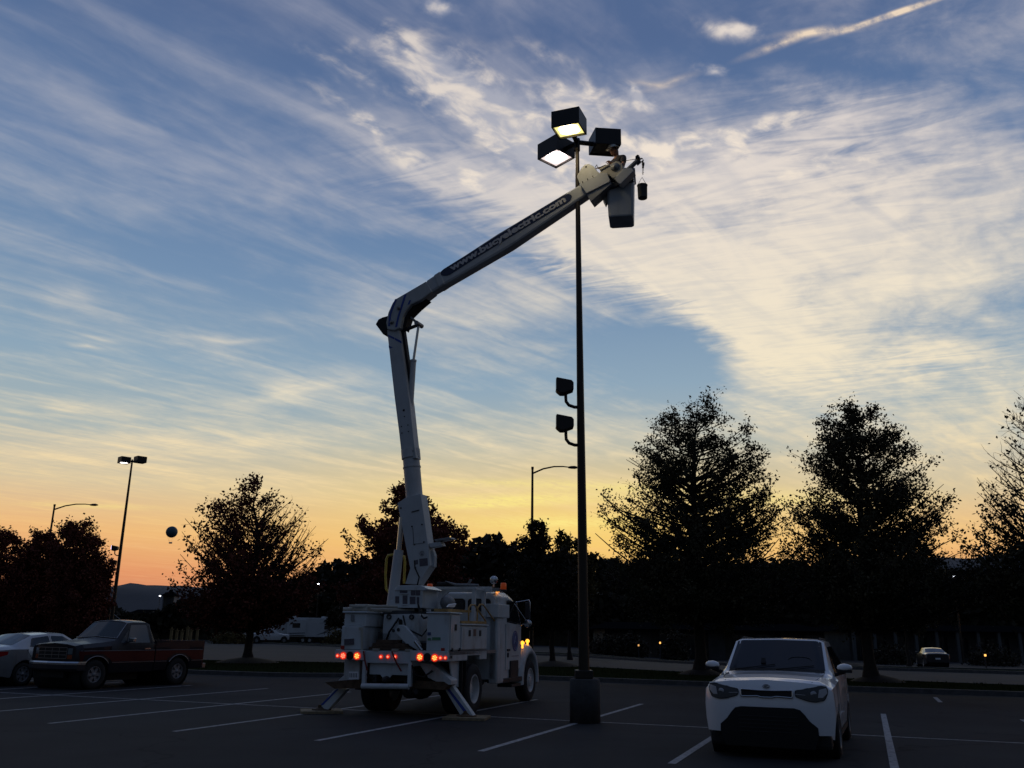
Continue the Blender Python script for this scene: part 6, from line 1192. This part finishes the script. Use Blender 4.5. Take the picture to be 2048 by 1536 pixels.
# head: a closed skull with brow, nose, chin and ears
def ell(q, c, r, n=2, fn=None):
    bm = bmesh.new(); bmesh.ops.create_icosphere(bm, subdivisions=n, radius=1); bm.verts.index_update()
    q.add([tuple(np.array(c) + (fn(v.co) if fn else np.array(v.co)) * np.array(r)) for v in bm.verts], [[v.index for v in f.verts] for f in bm.faces], True); bm.free()
q = MB(); ell(q, (0, .085, 1.665), (.078, .098, .118), 4, lambda c: np.array([c.x * (1 - .22 * max(0, -c.z)), c.y + .10 * max(0, 1 - abs(c.x) * 5) * max(0, 1 - abs(c.z + .10) * 4) * (c.y > 0) - .05 * max(0, 1 - abs(abs(c.x) - .38) * 5) * max(0, 1 - abs(c.z - .05) * 6) * (c.y > 0), c.z]))
for s in (-1, 1): ell(q, (s * .079, .08, 1.66), (.012, .02, .032), 2)
q.build('head', SKINM, bodyo)
q = MB(); [ell(q, (s * .03, .173, 1.672), (.011, .008, .006), 1) for s in (-1, 1)]; q.build('eyes', mat('eye', (.03, .02, .02), .3), bodyo)
q = MB(); ell(q, (0, .172, 1.61), (.024, .008, .006), 2); q.build('mouth', mat('lips', (.22, .08, .06), .6), bodyo)
q = MB(); ell(q, (0, .07, 1.69), (.084, .098, .08), 3, lambda c: np.array([c.x, min(c.y, .25), c.z])); q.build('hair', mat('dark_hair', (.02, .015, .01), .9), bodyo)
q = MB(); q.lathe((0, .085, 1.725), (0, -.12, 1), [(.148, -.004), (.15, .006), (.118, .014), (.114, .05), (.092, .088), (.05, .108), (.001, .114)], 28); q.tube([(0, -.02, 1.80), (0, .08, 1.845), (0, .17, 1.79)], .012, 6); q.slab([(-.07, .20, 1.705), (.07, .20, 1.705), (.04, .26, 1.70), (-.04, .26, 1.70)], (0, 0, .008)); q.build('hard_hat', HAT, bodyo)
sv = [(0, 0, .98), (0, 0, 1.10), (0, .01, 1.28), (0, .0, 1.42), (0, .01, 1.475), (.19, 0, 1.42), (.24, .08, 1.23), (-.19, 0, 1.42), (-.25, .065, 1.22)]
skin('shirt', sv, [(0, 1), (1, 2), (2, 3), (3, 4), (3, 5), (5, 6), (3, 7), (7, 8)], [.155, .15, .162, .13, .075, .078, .068, .078, .068], SHIRT, bodyo, 2)
tv = [(0, 0, .98), (0, 0, .90), (.10, 0, .86), (.11, .04, .50), (.11, 0, .12), (-.10, 0, .86), (-.11, .03, .50), (-.11, -.02, .12)]
skin('trousers', tv, [(0, 1), (1, 2), (2, 3), (3, 4), (1, 5), (5, 6), (6, 7)], [.158, .15, .105, .078, .068, .105, .078, .068], TROU, bodyo, 2)

Mh = Matrix.Translation((0, .03, 1.56)) @ Matrix.Rotation(R(-24), 4, 'X') @ Matrix.Translation((0, -.03, -1.56))
for o_ in bodyo.children:
    if o_.name.split('.')[0] in ('head', 'eyes', 'mouth', 'hair', 'hard_hat'): o_.data.transform(Mh)

# ---------------------------------------------------------------- buildings, posts, shrubs, far lights
STONE = mat('tan_stone', (.060, .054, .046), .9, var=.4, vscale=1.5); STUC = mat('grey_stucco', (.050, .050, .052), .9, var=.3, vscale=1); ROOFD = mat('dark_metal_roof', (.007, .0075, .009), 1.0, var=.2, spec=.0); WINL = mat('lit_window', (.5, .4, .25), .5, emit=(1, .7, .35), es=.35)
def building(x0, x1, Y, dep, hgt, label, wall, roofh, bays, cols, name='shop_building', zb=None):
    z0 = hz(0.5 * (x0 + x1), Y) if zb is None else zb; t = thing(name, ((x0 + x1) / 2, Y, z0), 0, label, 'building'); w = (x1 - x0) / 2
    q = MB(); q.box(-w, w, 0, dep, -.5, hgt); wo = q.build('wall', wall, t)
    q = MB(); q.add([(-w - .8, -1.6, hgt), (w + .8, -1.6, hgt), (w + .8, dep + .8, hgt), (-w - .8, dep + .8, hgt), (-w + roofh, dep * .45, hgt + roofh), (w - roofh, dep * .45, hgt + roofh)], [(0, 1, 5, 4), (1, 2, 5), (2, 3, 4, 5), (3, 0, 4), (0, 3, 2, 1)]); q.build('roof', ROOFD, t)
    n = bays; rn = random.Random(int(x0 * 7))
    for i in range(n):
        cx_ = -w + (i + .5) * 2 * w / n; bw = 2 * w / n * .28
        q = MB(); q.box(cx_ - bw, cx_ + bw, -.06, .02, .4 if i % 3 else .02, 2.3); f = q.build('window' if i % 3 else 'door', WINL if rn.random() < .0 else GLASS, wo)
        q = MB(); q.box(cx_ - bw - .1, cx_ + bw + .1, -.09, -.0, 2.3, 2.45); q.box(cx_ - .04, cx_ + .04, -.085, -.061, .4, 2.3); q.build('frame', STUC, f)
        if cols and i < n:
            q = MB(); q.box(-w + i * 2 * w / n - .14, -w + i * 2 * w / n + .14, -1.4, -1.12, -.3, hgt); q.build('column', mat('pale_column', (.085, .088, .09), .9), t)
    if not cols:
        for k in range(3):
            q = MB(); a = -w + (k + .4) * 2 * w / 3; q.box(a, a + 1.6, -.35, -.003, -.3, hgt - .01); q.build('pier', STUC if k == 1 else STONE, t)
    return t
b1 = at(1210, 1290, 88), at(1650, 1290, 88); building(b1[0][0], b1[1][0], 88, 12, 2.7, 'low stone fronted building behind the broad oak and the white car', STONE, .7, 9, False)
b2 = at(1700, 1300, 92), at(2110, 1300, 92); building(b2[0][0], b2[1][0], 92, 12, 2.9, 'low building with pale porch columns and metal awning at far right', STUC, .7, 10, True)
b3 = at(326, 1190, 420), at(346, 1190, 420); t = building(b3[0][0], b3[1][0], 420, 8, 16, 'small pale tower block on the horizon below the balloon', mat('pale_wall', (.22, .22, .24), .9), 3, 2, False, 'tower_block', 0)
b4 = at(255, 1205, 400), at(322, 1205, 400); building(b4[0][0], b4[1][0], 400, 14, 7, 'long low pale building in the valley beyond the dark pickup', mat('pale_wall2', (.16, .16, .18), .9), 2.5, 6, False, 'warehouse', 0)
for k, (px, h) in enumerate(((341, 3.6), (352, 3.2), (362.5, 3.2), (373, 4.0), (380, 3.4), (393, 3.6))):
    Yk = 104 + (k % 2) * 1.5; p = at(px, 1282, Yk); q = MB(); q.box(-.13, .13, -.13, .13, 0, h * .42, .02); q.box(-.2, .2, -.2, .2, h * .42, h * .42 + .06, .01)
    q.box(-.05, .05, -.05, .05, h * .42 + .06, h * .42 + .25, .01)
    o = q.build('wooden_post', mat('pale_timber', (.20, .14, .06), .85, var=.3)); o.location = (p[0], Yk, 0)
    tag(o, ['leftmost', 'second', 'third', 'fourth and tallest', 'fifth', 'rightmost'][k] + ' timber post of the row beyond the dark pickup bed', 'post', 'timber posts across the road')
rs = np.random.default_rng(9)
def shrub(px, py, Y, w, h, label, mt=LEAF_YEL):
    p = at(px, py, Y); t = thing('shrub', (p[0], Y, hz(p[0], Y)), 0, label, 'shrub', 'shrubs across the road'); n = 1500
    a = rs.normal(size=(n, 3)); a /= np.linalg.norm(a, axis=1)[:, None]; a *= rs.uniform(.3, 1, (n, 1)) ** .5 * (1 + .15 * rs.normal(size=(n, 1))); a[:, 2] = np.abs(a[:, 2])
    leaf_mesh('foliage', a * [w / 2, w / 2, h], .11, mt, t, rs)
    q = MB()
    for k in range(6): q.tube([(0, 0, 0), (rs.uniform(-.3, .3) * w, rs.uniform(-.3, .3) * w, h * .7)], [.04, .01], 5)
    q.build('stem', BARK, t)
shrub(678, 1287, 108, 3.8, 1.9, 'rounded shrub in front of the trailers beside the truck'); shrub(460, 1283, 106, 4.5, 1.5, 'wide low shrub between the timber posts and the maple trunk'); shrub(520, 1276, 118, 3.0, 1.7, 'small shrub just left of the white pickup')
for k, (px, w, h) in enumerate(((1215, 3.5, 1.6), (1262, 3.0, 1.9), (1350, 2.4, 2.4), (1600, 4, 1.5), (1780, 4, 1.6), (1985, 4.5, 1.7))):
    shrub(px, 1300, 80, w, h, ['clipped shrub by the main pole base', 'taller shrub left of the orange ground lamp', 'upright shrub right of the orange ground lamp', 'low shrub seen just above the white car roof', 'shrub between the slender tree and the second big oak', 'wide dark shrub near the right edge'][k], LEAF_DRK)
EMW = mat('far_lamp_white', (.9, .9, .9), .5, emit=(.85, .9, 1), es=7); EMO = mat('far_lamp_orange', (.9, .6, .2), .5, emit=(1, .45, .10), es=2.0)
fl = [(637, 1168, 124, EMW, 'white area lamp glowing among the trees right of the half bare maple'), (711, 1195, 118, EMW, 'bright white area lamp left of the truck control box'), (320, 1192, 300, EMW, 'small white area lamp below the balloon'), (872, 1162, 124, EMW, 'left one of two white lamps above the truck rack'), (879, 1162, 124, EMW, 'right one of two white lamps above the truck rack'), (1908, 1152, 88, EMW, 'white area lamp under the right oak')]
for k, (px, py, Y, m_, lab) in enumerate(fl):
    p = at(px, py, Y); r_ = Y * 1.05 / 1771; t = thing('area_lamp', (p[0], Y, hz(p[0], Y)), 0, lab, 'lamp', 'distant white area lamps'); H = p[2] - hz(p[0], Y)
    q = MB(); q.tube([(0, .12, 0), (0, .12, H + .2)], [.09, .05], 8); q.box(-.1, .1, -.1, .14, H + r_, H + r_ + .12); q.build('pole', POLEM, t)
    q = MB(); q.box(-r_ * 1.3, r_ * 1.3, -.08, .06, H - r_, H + r_, .02); q.build('lamp_head', m_, t)
for k, (px, py, Y, lab) in enumerate(((1320, 1286, 78, 'orange ground lamp left of the broad oak trunk'), (1277, 1291, 78, 'faint orange ground lamp nearer the main pole'), (1970, 1311, 68, 'orange ground lamp right of the distant dark car'))):
    p = at(px, py, Y); z0 = hz(p[0], Y); t = thing('ground_lamp', (p[0], Y, z0), 0, lab, 'lamp', 'orange ground lamps'); H = p[2] - z0
    q = MB(); q.tube([(0, .03, 0), (0, .03, H + .14)], .05, 8); q.box(-.12, .12, -.12, .12, H + .10, H + .14, .01); q.build('post', DARK, t)
    q = MB(); q.box(-.065, .065, -.08, .0, H - .06, H + .09, .02); q.build('lamp_head', EMO if k != 1 else mat('far_lamp_faint', (.6, .4, .2), .5, emit=(1, .5, .15), es=.8), t)
